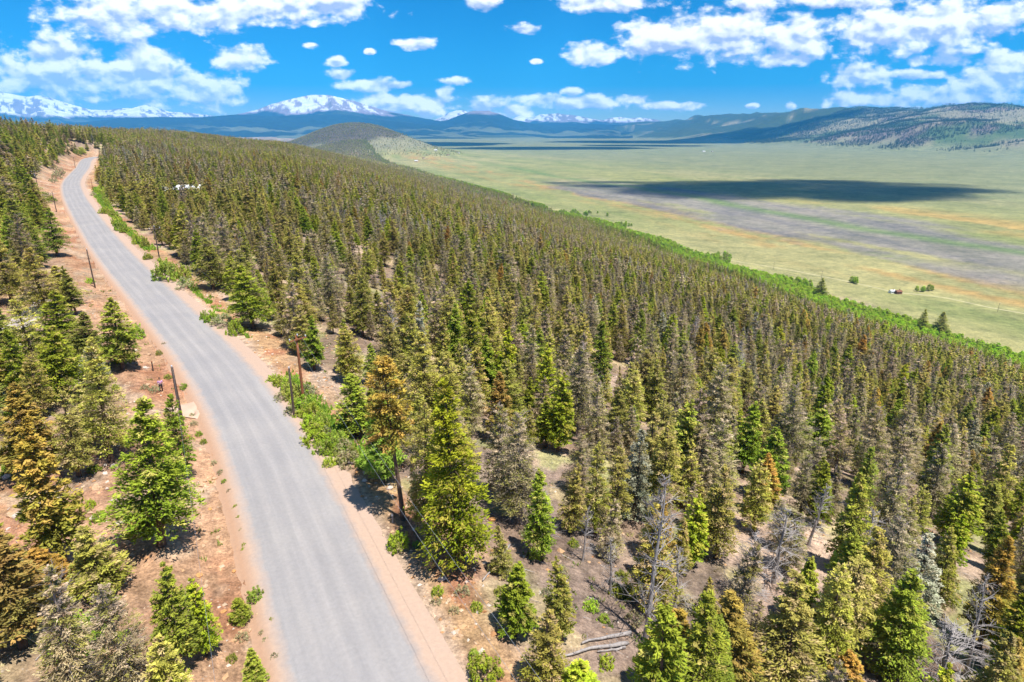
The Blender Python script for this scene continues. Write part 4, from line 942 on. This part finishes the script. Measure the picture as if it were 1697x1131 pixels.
for (px, py, w_) in [(264,588,12),(272,572,8),(278,628,12),(255,650,18),(240,645,14),(318,690,10),(322,705,14),(330,722,12),(338,735,12),(355,770,12),(365,785,12),(372,800,10),(380,815,9),(390,842,9),(395,860,8),(400,880,8),(405,905,9),(404,912,8),(400,1060,22),(455,1090,16),(385,1095,18),(450,1030,10),(435,1050,12),(440,1062,12),(228,560,30),(205,600,30),(40,930,40),(20,775,34),(40,795,28),(20,690,24),(170,665,20),(150,720,18),(100,640,26),(725,985,22),(765,985,26),(722,1000,18),(752,1015,18),(690,905,14),(1040,990,34),(1020,985,26),(1135,1010,40),(890,925,24),(930,950,22),(980,1010,26),(1000,1030,20),(905,985,20),(1050,1030,30),(870,890,24),(1005,1105,30),(1030,960,24),(950,905,20),(790,1010,22),(830,985,22),(245,430,16),(150,470,14),(86,334,14),(78,326,12),(75,352,12),(100,290,18),(94,296,16),(88,303,14),(136,255,14),(128,257,14),(1375,1100,40)]:
    shrub_px(random.choice(['sage', 'green', 'shrub']), px, py, w_ * 1.05, w_ * .75, group='scattered small shrubs')
for _ in range(46):
    y = random.uniform(520, 1110); x = random.uniform(0, np.interp(y, [520, 700, 900, 1110], [190, 270, 330, 370]))
    shrub_px(random.choice(['sage', 'green', 'shrub', 'sage']), x, y, random.uniform(12, 30), random.uniform(9, 22), group='undergrowth on the uphill bank')

# ------------------------------------------------------------------ rocks, logs, litter
m_rock = simple_mat("tan_rock_material", (0.50, 0.33, 0.20), .95, .1, .3, 2.5); m_rock2 = simple_mat("orange_rock_material", (0.58, 0.29, 0.11), .95, .1, .25, 2.5); m_rock3 = simple_mat("pale_rock_material", (0.56, 0.46, 0.38), .95, .1, .2, 2.5); m_rock4 = simple_mat("dark_rock_material", (0.16, 0.13, 0.12), .95, .1, .3, 2.5)
def rock_mesh(seed, mat):
    v, f = ICO2; v = v.copy(); rng = np.random.default_rng(seed)
    for _ in range(9):                                   # chop flat facets
        d = rng.normal(size=3); d /= np.linalg.norm(d); c = .55 + .25 * rng.random(); s = v @ d; v -= np.maximum(s - c, 0)[:, None] * d
    v += (rng.random(v.shape) - .5) * .06
    return np_mesh('rock', v, tris=f, mats=[mat])
ROCKM = {c: [rock_mesh(500 + i * 7 + j, m) for j in range(4)] for i, (c, m) in enumerate((('tan', m_rock), ('orange', m_rock2), ('pale', m_rock3), ('dark', m_rock4)))}
random.seed(31)
def rock_px(c, px, py, wpx, flat=.6, label=None):
    p = at(px, py); d = float(project(p)[2]); r = wpx / 2 * d / FPX
    o = link('rock', random.choice(ROCKM[c]), loc=(p[0], p[1], p[2] + r * flat * .35)); o.scale = (r * random.uniform(.95, 1.15), r * random.uniform(.7, 1), r * flat); o.rotation_euler = (random.gauss(0, .15), random.gauss(0, .15), random.random() * 6.28)
    if label is None:
        label = unique(c + ' rock', p)
    o['label'] = label; o['category'] = 'rock'; o['group'] = 'loose rocks'
for (c, px, py, w_, fl_, lab) in [('orange', 713, 937, 24, .8, "bright orange boulder on the verge below the rusty pine"), ('pale', 731, 962, 16, .6, None), ('dark', 580, 770, 14, .6, "dark rock where the roadside shrubs end"), ('pale', 136, 684, 38, .5, "large pale rock slab among the trees uphill"), ('pale', 118, 690, 16, .6, None), ('pale', 145, 692, 16, .4, None), ('tan', 10, 578, 24, .5, None), ('orange', 36, 568, 18, .5, None), ('pale', 50, 572, 16, .5, None), ('tan', 18, 590, 16, .5, None), ('tan', 60, 566, 14, .5, None),
    ('tan', 48, 774, 20, .5, None), ('pale', 66, 776, 16, .5, None), ('pale', 20, 765, 16, .6, None), ('pale', 12, 792, 14, .7, None), ('tan', 82, 770, 16, .6, None), ('pale', 15, 1000, 16, .6, None), ('orange', 215, 893, 16, .6, None), ('tan', 208, 902, 14, .6, None), ('pale', 200, 868, 16, .5, None), ('orange', 218, 870, 14, .5, None), ('pale', 96, 812, 26, .5, None), ('pale', 190, 775, 18, .5, None), ('orange', 815, 862, 14, .6, "small red rock in the clearing behind the bright conifer")]:
    rock_px(c, px, py, w_, fl_, lab)
for _ in range(26):
    rock_px(random.choice(['pale', 'tan', 'pale']), *random.choice([(random.uniform(0, 110), random.uniform(750, 900)), (random.uniform(0, 62), random.uniform(556, 592)), (random.uniform(90, 230), random.uniform(780, 905))]), random.uniform(10, 24), random.uniform(.35, .6))
for _ in range(80):
    q = random.random()
    if q < .4:   # stony downhill verge
        y = random.uniform(640, 1120); x = np.interp(y, [600, 700, 770, 860, 950, 1050, 1131], [455, 505, 585, 640, 690, 750, 800]) + random.gauss(10, 12)
        if 640 < y < 765: continue
    elif q < .7:
        y = random.uniform(560, 1100); x = random.uniform(0, 240)
    else:
        y = random.uniform(540, 1080); x = np.interp(y, [540, 650, 760, 860, 960, 1080], [215, 250, 330, 345, 360, 400]) + random.gauss(0, 22)
    rock_px(random.choice(['tan', 'tan', 'orange', 'pale']), x, y, random.uniform(7, 13))
# stone litter: too small to pick apart
rs = np.random.default_rng(77); J = rs.integers(60, 560, 5200); side = rs.random(5200) < .62
off = np.where(side, rs.uniform(5.6, 11.5, 5200), -rs.uniform(4.9, 15, 5200))
lx = ROAD[J, 0] + RN[J, 0] * off + rs.normal(size=5200) * .4; ly = ROAD[J, 1] + RN[J, 1] * off + rs.normal(size=5200) * .4
keep = np.hypot(lx, ly) < 160; lx, ly, off = lx[keep], ly[keep], off[keep]
sx = rs.uniform(-75, 70, 6500); sy = rs.uniform(26, 130, 6500); lx = np.concatenate([lx, sx]); ly = np.concatenate([ly, sy])
lz, lrd = ground(lx, ly, True); kk2 = (np.abs(lrd) > 5.4) & (vnoise(lx / 3, ly / 3, 5) > np.where(lrd > 13, .55, .32)); lx, ly, lz = lx[kk2], ly[kk2], lz[kk2]
oct_v = np.array([(1, 0, 0), (0, 1, 0), (-1, 0, 0), (0, -1, 0), (0, 0, .8), (0, 0, -.5)], float); oct_f = np.array([(0, 1, 4), (1, 2, 4), (2, 3, 4), (3, 0, 4), (1, 0, 5), (2, 1, 5), (3, 2, 5), (0, 3, 5)])
nl = len(lx); sz = rs.uniform(.06, .2, nl) * np.where(rs.random(nl) < .1, 1.6, 1)
V = oct_v[None] * (sz[:, None, None] * (.7 + .6 * rs.random((nl, 6, 1)))) + rs.normal(size=(nl, 6, 3)) * (sz * .18)[:, None, None]; V[..., 2] *= .7
V += np.stack([lx, ly, lz + .02], 1)[:, None]; F = (oct_f[None] + (np.arange(nl) * 6)[:, None, None]).reshape(-1, 3)
pal_ = np.array([(0.52, .32, .17), (.58, .42, .28), (.50, .26, .12), (.60, .50, .40)])[rs.integers(0, 4, nl)] * rs.uniform(.75, 1.15, (nl, 1))
m_lit, t_li, b_li = new_mat("stone_litter_material", .95, .1); lat = N(t_li, 'ShaderNodeAttribute', attribute_name='leafcol'); t_li.links.new(lat.outputs['Color'], b_li.inputs['Base Color'])
link('stone_litter', np_mesh('stone_litter', V.reshape(-1, 3), tris=F, mats=[m_lit], fcol={'leafcol': np.repeat(pal_, 6, 0)}), kind='stuff')
# sparse grass tufts on the wood's floor
ng = 5200; gx = rs.uniform(-80, 110, ng); gy = rs.uniform(26, 170, ng); gzz, grd2 = ground(gx, gy, True); k = ((grd2 > 9) | (grd2 < -5.5)) & (fbm(gx / 6, gy / 6, 3, 161) > .5); gx, gy, gzz = gx[k], gy[k], gzz[k]; ng = len(gx)
gi_ = np.repeat(np.arange(ng), 9); gp = np.stack([gx, gy, gzz], 1)[gi_] + rs.normal(size=(ng * 9, 3)) * np.array([.16, .16, 0]); gt = gp + rs.normal(size=(ng * 9, 3)) * np.array([.12, .12, .05]) + np.array([0, 0, .28]); gs = rs.normal(size=(ng * 9, 3)) * np.array([.05, .05, 0])
gv = np.stack([gp - gs, gp + gs, gt], 1).reshape(-1, 3); gc = np.array([(.22, .27, .06), (.36, .32, .13), (.16, .24, .05)])[rs.integers(0, 3, ng)][gi_] * rs.uniform(.8, 1.2, (ng * 9, 1))
link('grass_tufts', np_mesh('grass_tufts', gv, tris=np.arange(ng * 27).reshape(-1, 3), mats=[m_leaf], fcol={'leafcol': np.repeat(gc, 3, 0)}), kind='stuff')
# rank green grass along the valley verge
def verge_grass(px0, n_):
    base = np.array([at(*p) for p in px0]); seg = catmull(base, .4); i = rs.integers(0, len(seg), n_); gx = seg[i, 0] + rs.normal(size=n_) * 1.1; gy = seg[i, 1] + rs.normal(size=n_) * 1.1
    return gx, gy
vg = [verge_grass([(455, 632), (490, 672), (525, 712), (560, 750), (580, 768)], 2600), verge_grass([(162, 312), (168, 330), (185, 362), (215, 392), (245, 415)], 2600), verge_grass([(265, 440), (300, 475), (350, 530), (395, 560)], 1500)]
gx = np.concatenate([v_[0] for v_ in vg]); gy = np.concatenate([v_[1] for v_ in vg]); gzz, grd2 = ground(gx, gy, True); k = grd2 > 6.6; gx, gy, gzz = gx[k], gy[k], gzz[k]; ng = len(gx); gi_ = np.repeat(np.arange(ng), 8)
gp = np.stack([gx, gy, gzz], 1)[gi_] + rs.normal(size=(ng * 8, 3)) * np.array([.16, .16, 0]); gt = gp + rs.normal(size=(ng * 8, 3)) * np.array([.2, .2, .1]) + np.array([0, 0, .5]); gs = rs.normal(size=(ng * 8, 3)) * np.array([.09, .09, 0])
gc = np.array([(.22, .36, .03), (.30, .40, .06), (.18, .31, .03)])[rs.integers(0, 3, ng)][gi_] * rs.uniform(.8, 1.2, (ng * 8, 1))
link('verge_grass', np_mesh('verge_grass', np.stack([gp - gs, gp + gs, gt], 1).reshape(-1, 3), tris=np.arange(ng * 24).reshape(-1, 3), mats=[m_leaf], fcol={'leafcol': np.repeat(gc, 3, 0)}), kind='stuff')
# fallen twigs and thin branches
nt_ = 6000; ts = rs.uniform(-45, 150, nt_); tt2 = rs.uniform(30, 190, nt_); tx = .944 * ts - .33 * tt2; ty = .33 * ts + .944 * tt2
tz, trd = ground(tx, ty, True); k = (trd > 11) | (trd < -15); tx, ty, tz = tx[k], ty[k], tz[k]; a = rs.random(len(tx)) * 6.283; ln = rs.uniform(.3, 1.3, len(tx)) * np.where(rs.random(len(tx)) < .1, 2.2, 1)
ex, ey = tx + np.cos(a) * ln, ty + np.sin(a) * ln; ez = ground(ex, ey)
sv, sq = stick_arrays(np.stack([tx, ty, tz + .08], 1), np.stack([ex, ey, ez + .1 + .2 * rs.random(len(tx))], 1), .028, .012)
link('fallen_twigs', np_mesh('fallen_twigs', sv, sq, mats=[m_grey]), kind='stuff')
def log(pa, pb, r, label):
    A, B = at(*pa), at(*pb); mid = (A + B) / 2; L = np.linalg.norm(B - A); d = (B - A) / L
    rng = np.random.default_rng(int(pa[0])); u = np.linspace(0, 1, 9); cen = A[None] + (B - A)[None] * u[:, None]; cen[:, 2] = ground(cen[:, 0], cen[:, 1]) + r * 1.1 + .05 * rng.random(9)
    e1 = np.cross(d, [0, 0, 1]); e1 /= np.linalg.norm(e1); e2 = np.cross(e1, d); an = np.arange(8) / 8 * 6.283; rr = r * (1 - .55 * u) * (1 + .1 * rng.normal(size=9))
    v = cen[:, None] + rr[:, None, None] * (np.cos(an)[None, :, None] * e1 + np.sin(an)[None, :, None] * e2)
    root = link('fallen_log', None, loc=tuple(mid)); root['label'] = label; root['category'] = 'log'; root['group'] = 'fallen logs in the clearing'
    v = v.reshape(-1, 3); q = grid_quads(9, 8, True); v2 = np.concatenate([v, cen[[0]], cen[[-1]]]); nb = len(v)
    caps = [(nb, (i + 1) % 8, i) for i in range(8)] + [(nb + 1, 64 + i, 64 + (i + 1) % 8) for i in range(8)]
    link('trunk', np_mesh('log_trunk', v2 - mid, q, caps, mats=[m_grey], smooth=True), parent=root)
    for i in range(5):
        b = cen[rng.integers(1, 8)]; s_, q_ = stick_arrays([b - mid], [b - mid + e1 * rng.uniform(-.9, .9) + np.array([0, 0, .25 + .4 * rng.random()])], .03, .01); link('branch_stub', np_mesh('branch_stub', s_, q_, mats=[m_grey]), parent=root)
log((1044, 1052), (964, 1070), .14, "upper of two parallel grey fallen logs in the clearing")
log((1040, 1070), (936, 1091), .15, "lower, longer grey fallen log in the clearing")
log((1036, 1075), (990, 1083), .09, "thin log lying against the longer fallen log")
log((845, 905), (800, 965), .10, "pale broken branch lying below the large bright conifer")
log((1395, 985), (1350, 1010), .10, "grey fallen trunk under conifers near the bare dead tree")
log((1660, 1080), (1625, 1050), .12, "pale fallen trunk on the slope near the bottom corner")
log((30, 745), (52, 715), .10, "dark forked log on grey ground uphill of the road")

# ------------------------------------------------------------------ gravel drive, pull-off and meadow track
m_drive = simple_mat("drive_gravel_material", (0.46, 0.385, 0.34), .95, .1, .18, .8)
m_pull = simple_mat("pull_off_material", (0.56, 0.375, 0.27), .95, .1, .15, .5)
m_track = simple_mat("track_material", (0.50, 0.44, 0.27), .95, .1, .15, .2)
def strip(name, pix, width, mat, lift_=.06, n=40, cross=5):
    P = np.array([at(*p) for p in pix]); C_ = catmull(P, max(.5, np.linalg.norm(P[-1] - P[0]) / n)); T2 = np.gradient(C_[:, :2], axis=0); T2 /= np.linalg.norm(T2, axis=1)[:, None]; N2 = np.stack([T2[:, 1], -T2[:, 0]], 1)
    rng = np.random.default_rng(len(pix)); wv = width * (1 + .18 * (fbm(np.arange(len(C_)) / 4, np.zeros(len(C_)), 2, 5) - .5) * 2)
    a = np.linspace(-.5, .5, cross); x = C_[:, None, 0] + N2[:, None, 0] * a * wv[:, None]; y = C_[:, None, 1] + N2[:, None, 1] * a * wv[:, None]
    z = ground(x, y) + lift_; z[:, 0] -= lift_ * 3; z[:, -1] -= lift_ * 3
    link(name, np_mesh(name, np.stack([x, y, z], -1).reshape(-1, 3), grid_quads(len(C_), cross)[:, ::-1], mats=[mat], smooth=True), kind='structure')
strip('gravel_drive', [(-60, 548), (-10, 545), (25, 538), (55, 520), (85, 498)], 4.2, m_drive, .12, 60, 9)
strip('pull_off', [(375, 668), (345, 675), (318, 680), (296, 690)], 4.6, m_pull, .10, 24, 9)
strip('meadow_track', [(1205, 431), (1260, 440), (1330, 452), (1400, 466), (1450, 477), (1487, 485), (1560, 493), (1640, 510), (1697, 520)], 3.2, m_track, .35, 90, 3)

# ------------------------------------------------------------------ utility poles and wires
m_pole = simple_mat("weathered_pole_material", (0.10, 0.07, 0.055), .9, .1, .3, 6); m_pole2 = simple_mat("red_brown_pole_material", (0.27, 0.105, 0.05), .9, .1, .3, 6); m_ins = simple_mat("insulator_material", (0.6, 0.6, 0.62), .4, .5, .05, 4); m_wire = simple_mat("wire_material", (0.22, 0.23, 0.25), .5, .5, .05, 4)
def cyl(r0, r1, h, sides=10, z0=0.0):
    a = np.arange(sides) / sides * 6.283; z = np.linspace(z0, h, 4); r = np.linspace(r0, r1, 4)
    v = np.stack([r[:, None] * np.cos(a), r[:, None] * np.sin(a), z[:, None] + 0 * a], -1).reshape(-1, 3); v = np.concatenate([v, [(0, 0, h)]]); k = len(v) - 1
    return v, grid_quads(4, sides, True), [(3 * sides + i, 3 * sides + (i + 1) % sides, k) for i in range(sides)]
def bar(sx_, sy_, sz_, c=(0, 0, 0)):
    v = np.array([(x, y, z) for x in (-sx_, sx_) for y in (-sy_, sy_) for z in (-sz_, sz_)]) + np.array(c)
    return v, [(0, 1, 3, 2), (4, 6, 7, 5), (0, 4, 5, 1), (2, 3, 7, 6), (0, 2, 6, 4), (1, 5, 7, 3)]
def pole(p, h, label, mat=m_pole, arm=True, r=.15, rz=0.0, can=False):
    root = link('utility_pole', None, loc=tuple(p)); root['label'] = label; root['category'] = 'utility pole'; root['group'] = 'utility poles'; root.rotation_euler = (random.gauss(0, .008), random.gauss(0, .008), rz)
    v, q, t = cyl(r, r * .72, h, 10, -.6); link('pole', np_mesh('pole', v, q, t, mats=[mat], smooth=True), parent=root)
    if arm:
        v, q = bar(1.1, .06, .07, (0, -.2, h - .45)); link('crossarm', np_mesh('crossarm', v, q, mats=[mat]), parent=root)
    for x in ((-1.0, 0, 1.0) if arm else (0,)):
        v, q, t = cyl(.05, .08, .22, 8); v = v + np.array([x, -.2 if arm else 0, h - .38 if (arm and x) else h - .02]); link('insulator', np_mesh('insulator', v, q, t, mats=[m_ins], smooth=True), parent=root)
    if can:
        v, q, t = cyl(.24, .24, .85, 12); v = v + np.array([0, .38, h - 2.0]); link('transformer', np_mesh('transformer', v, q, t, mats=[m_ins], smooth=True), parent=root)
    return root
POLES = {}
for key, bx, by, ty, lab, mt, arm, can in [
  ('near', 303, 705, 609, "dark bare utility pole beside the road's pull-off", m_pole, False, False), ('tall', 503, 664, 556, "tall reddish utility pole rising out of roadside shrubs", m_pole2, True, False),
  ('short', 488, 694, 611, "shorter brown pole next to the tall reddish one", m_pole, False, False), ('mid', 158, 478, 414, "dark utility pole on the uphill verge before the bend", m_pole, False, False),
  ('bend', 94, 352, 318, "dark utility pole inside the far bend above the dark layered conifer", m_pole, False, False), ('cross', 66, 324, 283, "utility pole with crossarm and transformer among trees near the far bend", m_pole, True, True),
  ('edge', 155, 319, 297, "thin pole at the valley edge of the far bend", m_pole2, False, False), ('wood', 270, 460, 376, "dark utility pole against the trees on the road's valley side", m_pole, True, False), ('last', 125, 279, 260, "small pole near where the road vanishes", m_pole, False, False)]:
    p = at(bx, by); h = height_for(p, ty); pole(p, h, lab, mt, arm, .17 if key in ('near', 'tall') else .14, .9, can); POLES[key] = (p, h)
for key, xy, h in (('behind', (1.9, 18.9), 9.0), ('behind2', (-10.8, 18.0), 9.0)):
    z = ground(np.array([xy[0]]), np.array([xy[1]]))[0]; p = np.array([xy[0], xy[1], z]); hh = 8.0 - z if key == 'behind' else 9.0 - z
    pole(p, hh, "utility pole out of sight below the camera carrying the %s" % ("pair of wires" if key == 'behind' else "uphill wire"), m_pole, key == 'behind', .15, .4); POLES[key] = (p, hh)
def wire(a, b, off, sag, label, r=.014):
    A = POLES[a][0] + np.array([0, 0, POLES[a][1]]); B = POLES[b][0] + np.array([0, 0, POLES[b][1]]); A = A + np.array([off[0], off[1], -.12]); B = B + np.array([off[0], off[1], -.12])
    u = np.linspace(0, 1, 25); P = A + (B - A) * u[:, None]; P[:, 2] -= sag * 4 * u * (1 - u)
    v, q = stick_arrays(P[:-1], P[1:], r, r); mid = P[12]
    o = link('power_wire', np_mesh('power_wire', v - mid, q, mats=[m_wire]), loc=tuple(mid)); o['label'] = label; o['category'] = 'wire'; o['group'] = 'overhead wires'
wire('tall', 'behind', (-.45, -.1), .7, "roadward one of two wires dropping from the tall reddish pole", .008); wire('tall', 'behind', (.5, .1), .7, "valleyward one of two wires dropping from the tall reddish pole", .008)
wire('near', 'behind2', (0, 0), .6, "wire running from the dark roadside pole over the uphill trees", .008)
wire('near', 'mid', (0, 0), 1.2, "wire between the dark roadside pole and the pole before the bend", .008); wire('mid', 'bend', (0, 0), 1.2, "wire from the pole before the bend to the pole inside it", .008)
wire('bend', 'cross', (0, 0), .6, "short wire span to the crossarm pole near the far bend", .008); wire('tall', 'wood', (0, 0), 1.4, "wire from the tall reddish pole along the wood's edge", .008)

# ------------------------------------------------------------------ buildings
m_white = simple_mat("white_metal_roof_material", (0.82, 0.82, 0.82), .5, .4, .04, 1); m_wall = simple_mat("cream_wall_material", (0.55, 0.48, 0.38), .9, .1, .1, 1); m_brown = simple_mat("brown_wall_material", (0.22, 0.10, 0.06), .9, .1, .2, 1); m_blue = simple_mat("blue_grey_roof_material", (0.30, 0.38, 0.45), .6, .3, .1, 1); m_win = simple_mat("window_material", (0.03, 0.04, 0.05), .15, .6, .1, 1)
def house(px, py, L, W, wh, rh, rz, wall, roof, label, cat='house', name='house'):
    p = at(px, py); root = link(name, None, loc=(p[0], p[1], p[2])); root.rotation_euler = (0, 0, rz); root['label'] = label; root['category'] = cat
    v = [(-L, -W, -1.5), (L, -W, -1.5), (L, W, -1.5), (-L, W, -1.5), (-L, -W, wh), (L, -W, wh), (L, W, wh), (-L, W, wh), (-L, 0, wh + rh), (L, 0, wh + rh)]
    link('wall', np_mesh('wall', v, [(0, 1, 5, 4), (2, 3, 7, 6), (3, 2, 1, 0), (4, 5, 9, 8), (6, 7, 8, 9)], [(4, 8, 7), (5, 6, 9)] , mats=[wall]), parent=root)
    qf = [(1, 2, 6, 5), (3, 0, 4, 7)]; link('gable_wall', np_mesh('gable_wall', np.array(v) * np.array([1.002, .998, 1]), qf, mats=[wall]), parent=root)
    e_ = .4; t = .12; rv_ = [(-L - e_, -W - e_, wh - rh * e_ / W), (L + e_, -W - e_, wh - rh * e_ / W), (L + e_, 0, wh + rh), (-L - e_, 0, wh + rh), (L + e_, W + e_, wh - rh * e_ / W), (-L - e_, W + e_, wh - rh * e_ / W)]
    top = [(x, y, z + t + .06) for x, y, z in rv_]; bot = [(x, y, z + .05) for x, y, z in rv_]
    rf = link('roof', np_mesh('roof', top + bot, [(0, 1, 2, 3), (3, 2, 4, 5), (7, 6, 9, 8), (8, 9, 11, 10), (6, 7, 1, 0), (10, 11, 5, 4), (6, 0, 3, 9), (9, 3, 5, 11), (1, 7, 8, 2), (2, 8, 10, 4)], mats=[roof]), parent=root)
    v2, q2 = bar(.3, .3, .7, (L * .4, 0, wh + rh + .3)); link('chimney', np_mesh('chimney', v2, q2, mats=[m_brown]), parent=rf)
    for x in (-.55, .1): v2, q2 = bar(.55, .04, .5, (L * x, -W - .03, wh * .55)); link('window', np_mesh('window', v2, q2, mats=[m_win]), parent=root)
    v2, q2 = bar(.45, .04, 1.0, (L * .6, -W - .03, 1.0)); link('door', np_mesh('door', v2, q2, mats=[m_brown]), parent=root)
house(281, 326, 2.6, 2.4, 2.8, 1.2, .5, m_wall, m_white, "small white roofed house half hidden by conifers above the road")
house(316, 325, 4.6, 3.0, 3.2, 1.5, .25, m_wall, m_white, "longer white roofed house half hidden by conifers in the wood")
house(995, 396, 5.5, 3.8, 3.0, 1.8, .5, m_wall, m_blue, "blue grey roofed house at the foot of the wood")
house(1478, 486, 2.6, 2.2, 2.6, .9, .2, m_white, m_white, "small white shed beside the brown cabin in the meadow", 'shed', 'shed')
house(1488, 487, 3.0, 2.4, 2.6, 1.3, .2, m_brown, m_brown, "brown cabin at the end of the meadow track")
for i, (px, py, w_, roof, lab) in enumerate([(722, 250, 9, m_white, "tiny pale house highest on the far bare slope"), (742, 258, 9, m_brown, "tiny brown roofed house midway down the far bare slope"), (760, 255, 8, m_white, "tiny white house beyond the far green pasture"), (702, 263, 9, m_brown, "tiny house by the wood's edge at the foot of the far hill"), (690, 268, 9, m_white, "tiny pale house lowest at the foot of the far hill"), (1166, 252, 12, m_white, "tiny white farm building out on the far side of the valley"), (1180, 252, 9, m_white, "smaller white farm building beside its twin across the valley")]):
    house(px, py, w_, w_ * .6, 4, 2.5, i * .7, m_wall, roof, lab)
# fence posts and meadow poles
for (px, py, lab) in [(1653, 517, "weathered pole standing alone in the meadow near the side edge"), (1282, 446, "meadow pole beside the track beyond the aspens"), (1103, 415, "meadow pole nearest the blue grey roofed house"), (1361, 462, "meadow pole between the track and the wood")]:
    p = at(px, py); pole(p, 9.0, lab, m_pole, True, .16, .3)

# ------------------------------------------------------------------ person in pink on the bare bank, and a short post
m_skin = simple_mat("skin_material", (0.45, 0.26, 0.18), .6, .3, .05, 4); m_pink = simple_mat("pink_cloth_material", (0.62, 0.36, 0.60), .9, .1, .1, 8); m_dark = simple_mat("dark_cloth_material", (0.035, 0.03, 0.035), .9, .1, .2, 8); m_hair = simple_mat("hair_material", (0.06, 0.035, 0.02), .7, .3, .2, 20)
def skinned(name, pts, edges, radii, mat, parent, root_i=0):
    me = bpy.data.meshes.new(name); me.from_pydata(pts, edges, []); me.materials.append(mat); o = link(name, me, parent=parent)
    md = o.modifiers.new('skin', 'SKIN'); 
    for i, r in enumerate(radii): me.skin_vertices[0].data[i].radius = (r, r) if not isinstance(r, tuple) else r
    me.skin_vertices[0].data[root_i].use_root = True
    sb = o.modifiers.new('sub', 'SUBSURF'); sb.levels = 1; sb.render_levels = 1; md.use_smooth_shade = True; return o
pp = at(268, 650); person = link('person', None, loc=tuple(pp)); person.rotation_euler = (0, 0, .6); person['label'] = "person in pink top and dark trousers standing on the bare bank"; person['category'] = 'person'
body = [(0, 0, .98), (0, 0, 1.2), (0, .01, 1.42), (0, 0, 1.52), (0, -.02, 1.62), (0, -.02, 1.74), (.1, 0, .93), (.11, -.02, .5), (.12, .02, .07), (.12, -.13, .04), (-.1, 0, .93), (-.12, .03, .5), (-.13, .05, .07), (-.13, -.1, .04), (.19, 0, 1.4), (.26, .02, 1.14), (.24, -.12, .93), (.23, -.18, .85), (-.19, 0, 1.4), (-.27, .03, 1.14), (-.26, -.08, .92), (-.25, -.13, .84)]
be = [(0, 1), (1, 2), (2, 3), (3, 4), (4, 5), (0, 6), (6, 7), (7, 8), (8, 9), (0, 10), (10, 11), (11, 12), (12, 13), (2, 14), (14, 15), (15, 16), (16, 17), (2, 18), (18, 19), (19, 20), (20, 21)]
br = [(.14, .1), (.125, .09), (.14, .09), .05, .085, .085, .085, .055, .04, .035, .085, .055, .04, .035, .055, .042, .03, .03, .055, .042, .03, .03]
skinned('body', body, be, br, m_skin, person)
skinned('pink_top', [body[i] for i in (0, 1, 2, 14, 15, 18, 19)], [(0, 1), (1, 2), (2, 3), (3, 4), (2, 5), (5, 6)], [(.17, .125), (.155, .115), (.165, .11), .08, .065, .08, .065], m_pink, person)
skinned('dark_trousers', [body[i] for i in (0, 6, 7, 8, 10, 11, 12)], [(0, 1), (1, 2), (2, 3), (0, 4), (4, 5), (5, 6)], [(.16, .12), .11, .08, .06, .11, .08, .06], m_dark, person)
hv_, hf_ = ICO2; link('hair', np_mesh('hair', hv_ * np.array([.1, .115, .11]) + np.array([0, .025, 1.735]), tris=hf_, mats=[m_hair], smooth=True), parent=person)
for s_ in (-1, 1):
    v, q = stick_arrays([body[17 if s_ > 0 else 21]] * 5, [tuple(np.array(body[17 if s_ > 0 else 21]) + np.array([dx, -.02, dz])) for dx, dz in ((-.03, -.08), (-.012, -.1), (.006, -.1), (.022, -.085), (-.045, -.04))], .011, .007); link('fingers', np_mesh('fingers', v, q, mats=[m_skin]), parent=person)
pq = at(254, 615); post = link('wooden_post', None, loc=tuple(pq)); post['label'] = "short dark wooden post on the bare bank uphill of the person"; post['category'] = 'post'
v, q, t = cyl(.09, .08, 1.2, 9, -.3); link('post', np_mesh('post', v, q, t, mats=[m_pole], smooth=True), parent=post); v, q, t = cyl(.11, .1, .12, 9); link('cap', np_mesh('cap', v + np.array([0, 0, 1.17]), q, t, mats=[m_pole2], smooth=True), parent=post)
pq = at(651, 867); post = link('survey_stake', None, loc=tuple(pq)); post['label'] = "short pale marker stake on the stony verge"; post['category'] = 'stake'
v, q = bar(.06, .03, .5, (0, 0, .35)); link('stake', np_mesh('stake', v, q, mats=[m_grey]), parent=post); v, q = bar(.066, .036, .08, (0, 0, .72)); link('painted_band', np_mesh('painted_band', v, q, mats=[m_white]), parent=post)

# ------------------------------------------------------------------ air
def box(name, lo, hi, mat):
    v = [(x, y, z) for x in (lo[0], hi[0]) for y in (lo[1], hi[1]) for z in (lo[2], hi[2])]
    q = [(0,1,3,2),(4,6,7,5),(0,4,5,1),(2,3,7,6),(0,2,6,4),(1,5,7,3)]
    return link(name, np_mesh(name, v, q, mats=[mat]))
hz = bpy.data.materials.new("haze_material"); hz.use_nodes = True
hz.node_tree.nodes.clear()
ho = N(hz.node_tree, 'ShaderNodeOutputMaterial'); hv = N(hz.node_tree, 'ShaderNodeVolumePrincipled')
hv.inputs['Density'].default_value = 5.1e-5
hv.inputs['Color'].default_value = (0.09, 0.48, 1.0, 1)
hv.inputs['Anisotropy'].default_value = 0.0
hz.node_tree.links.new(hv.outputs[0], ho.inputs['Volume'])
hb_ = box("haze", (-27500, -27500, -420), (27500, 27500, 1480), hz); hb_['kind'] = 'stuff'
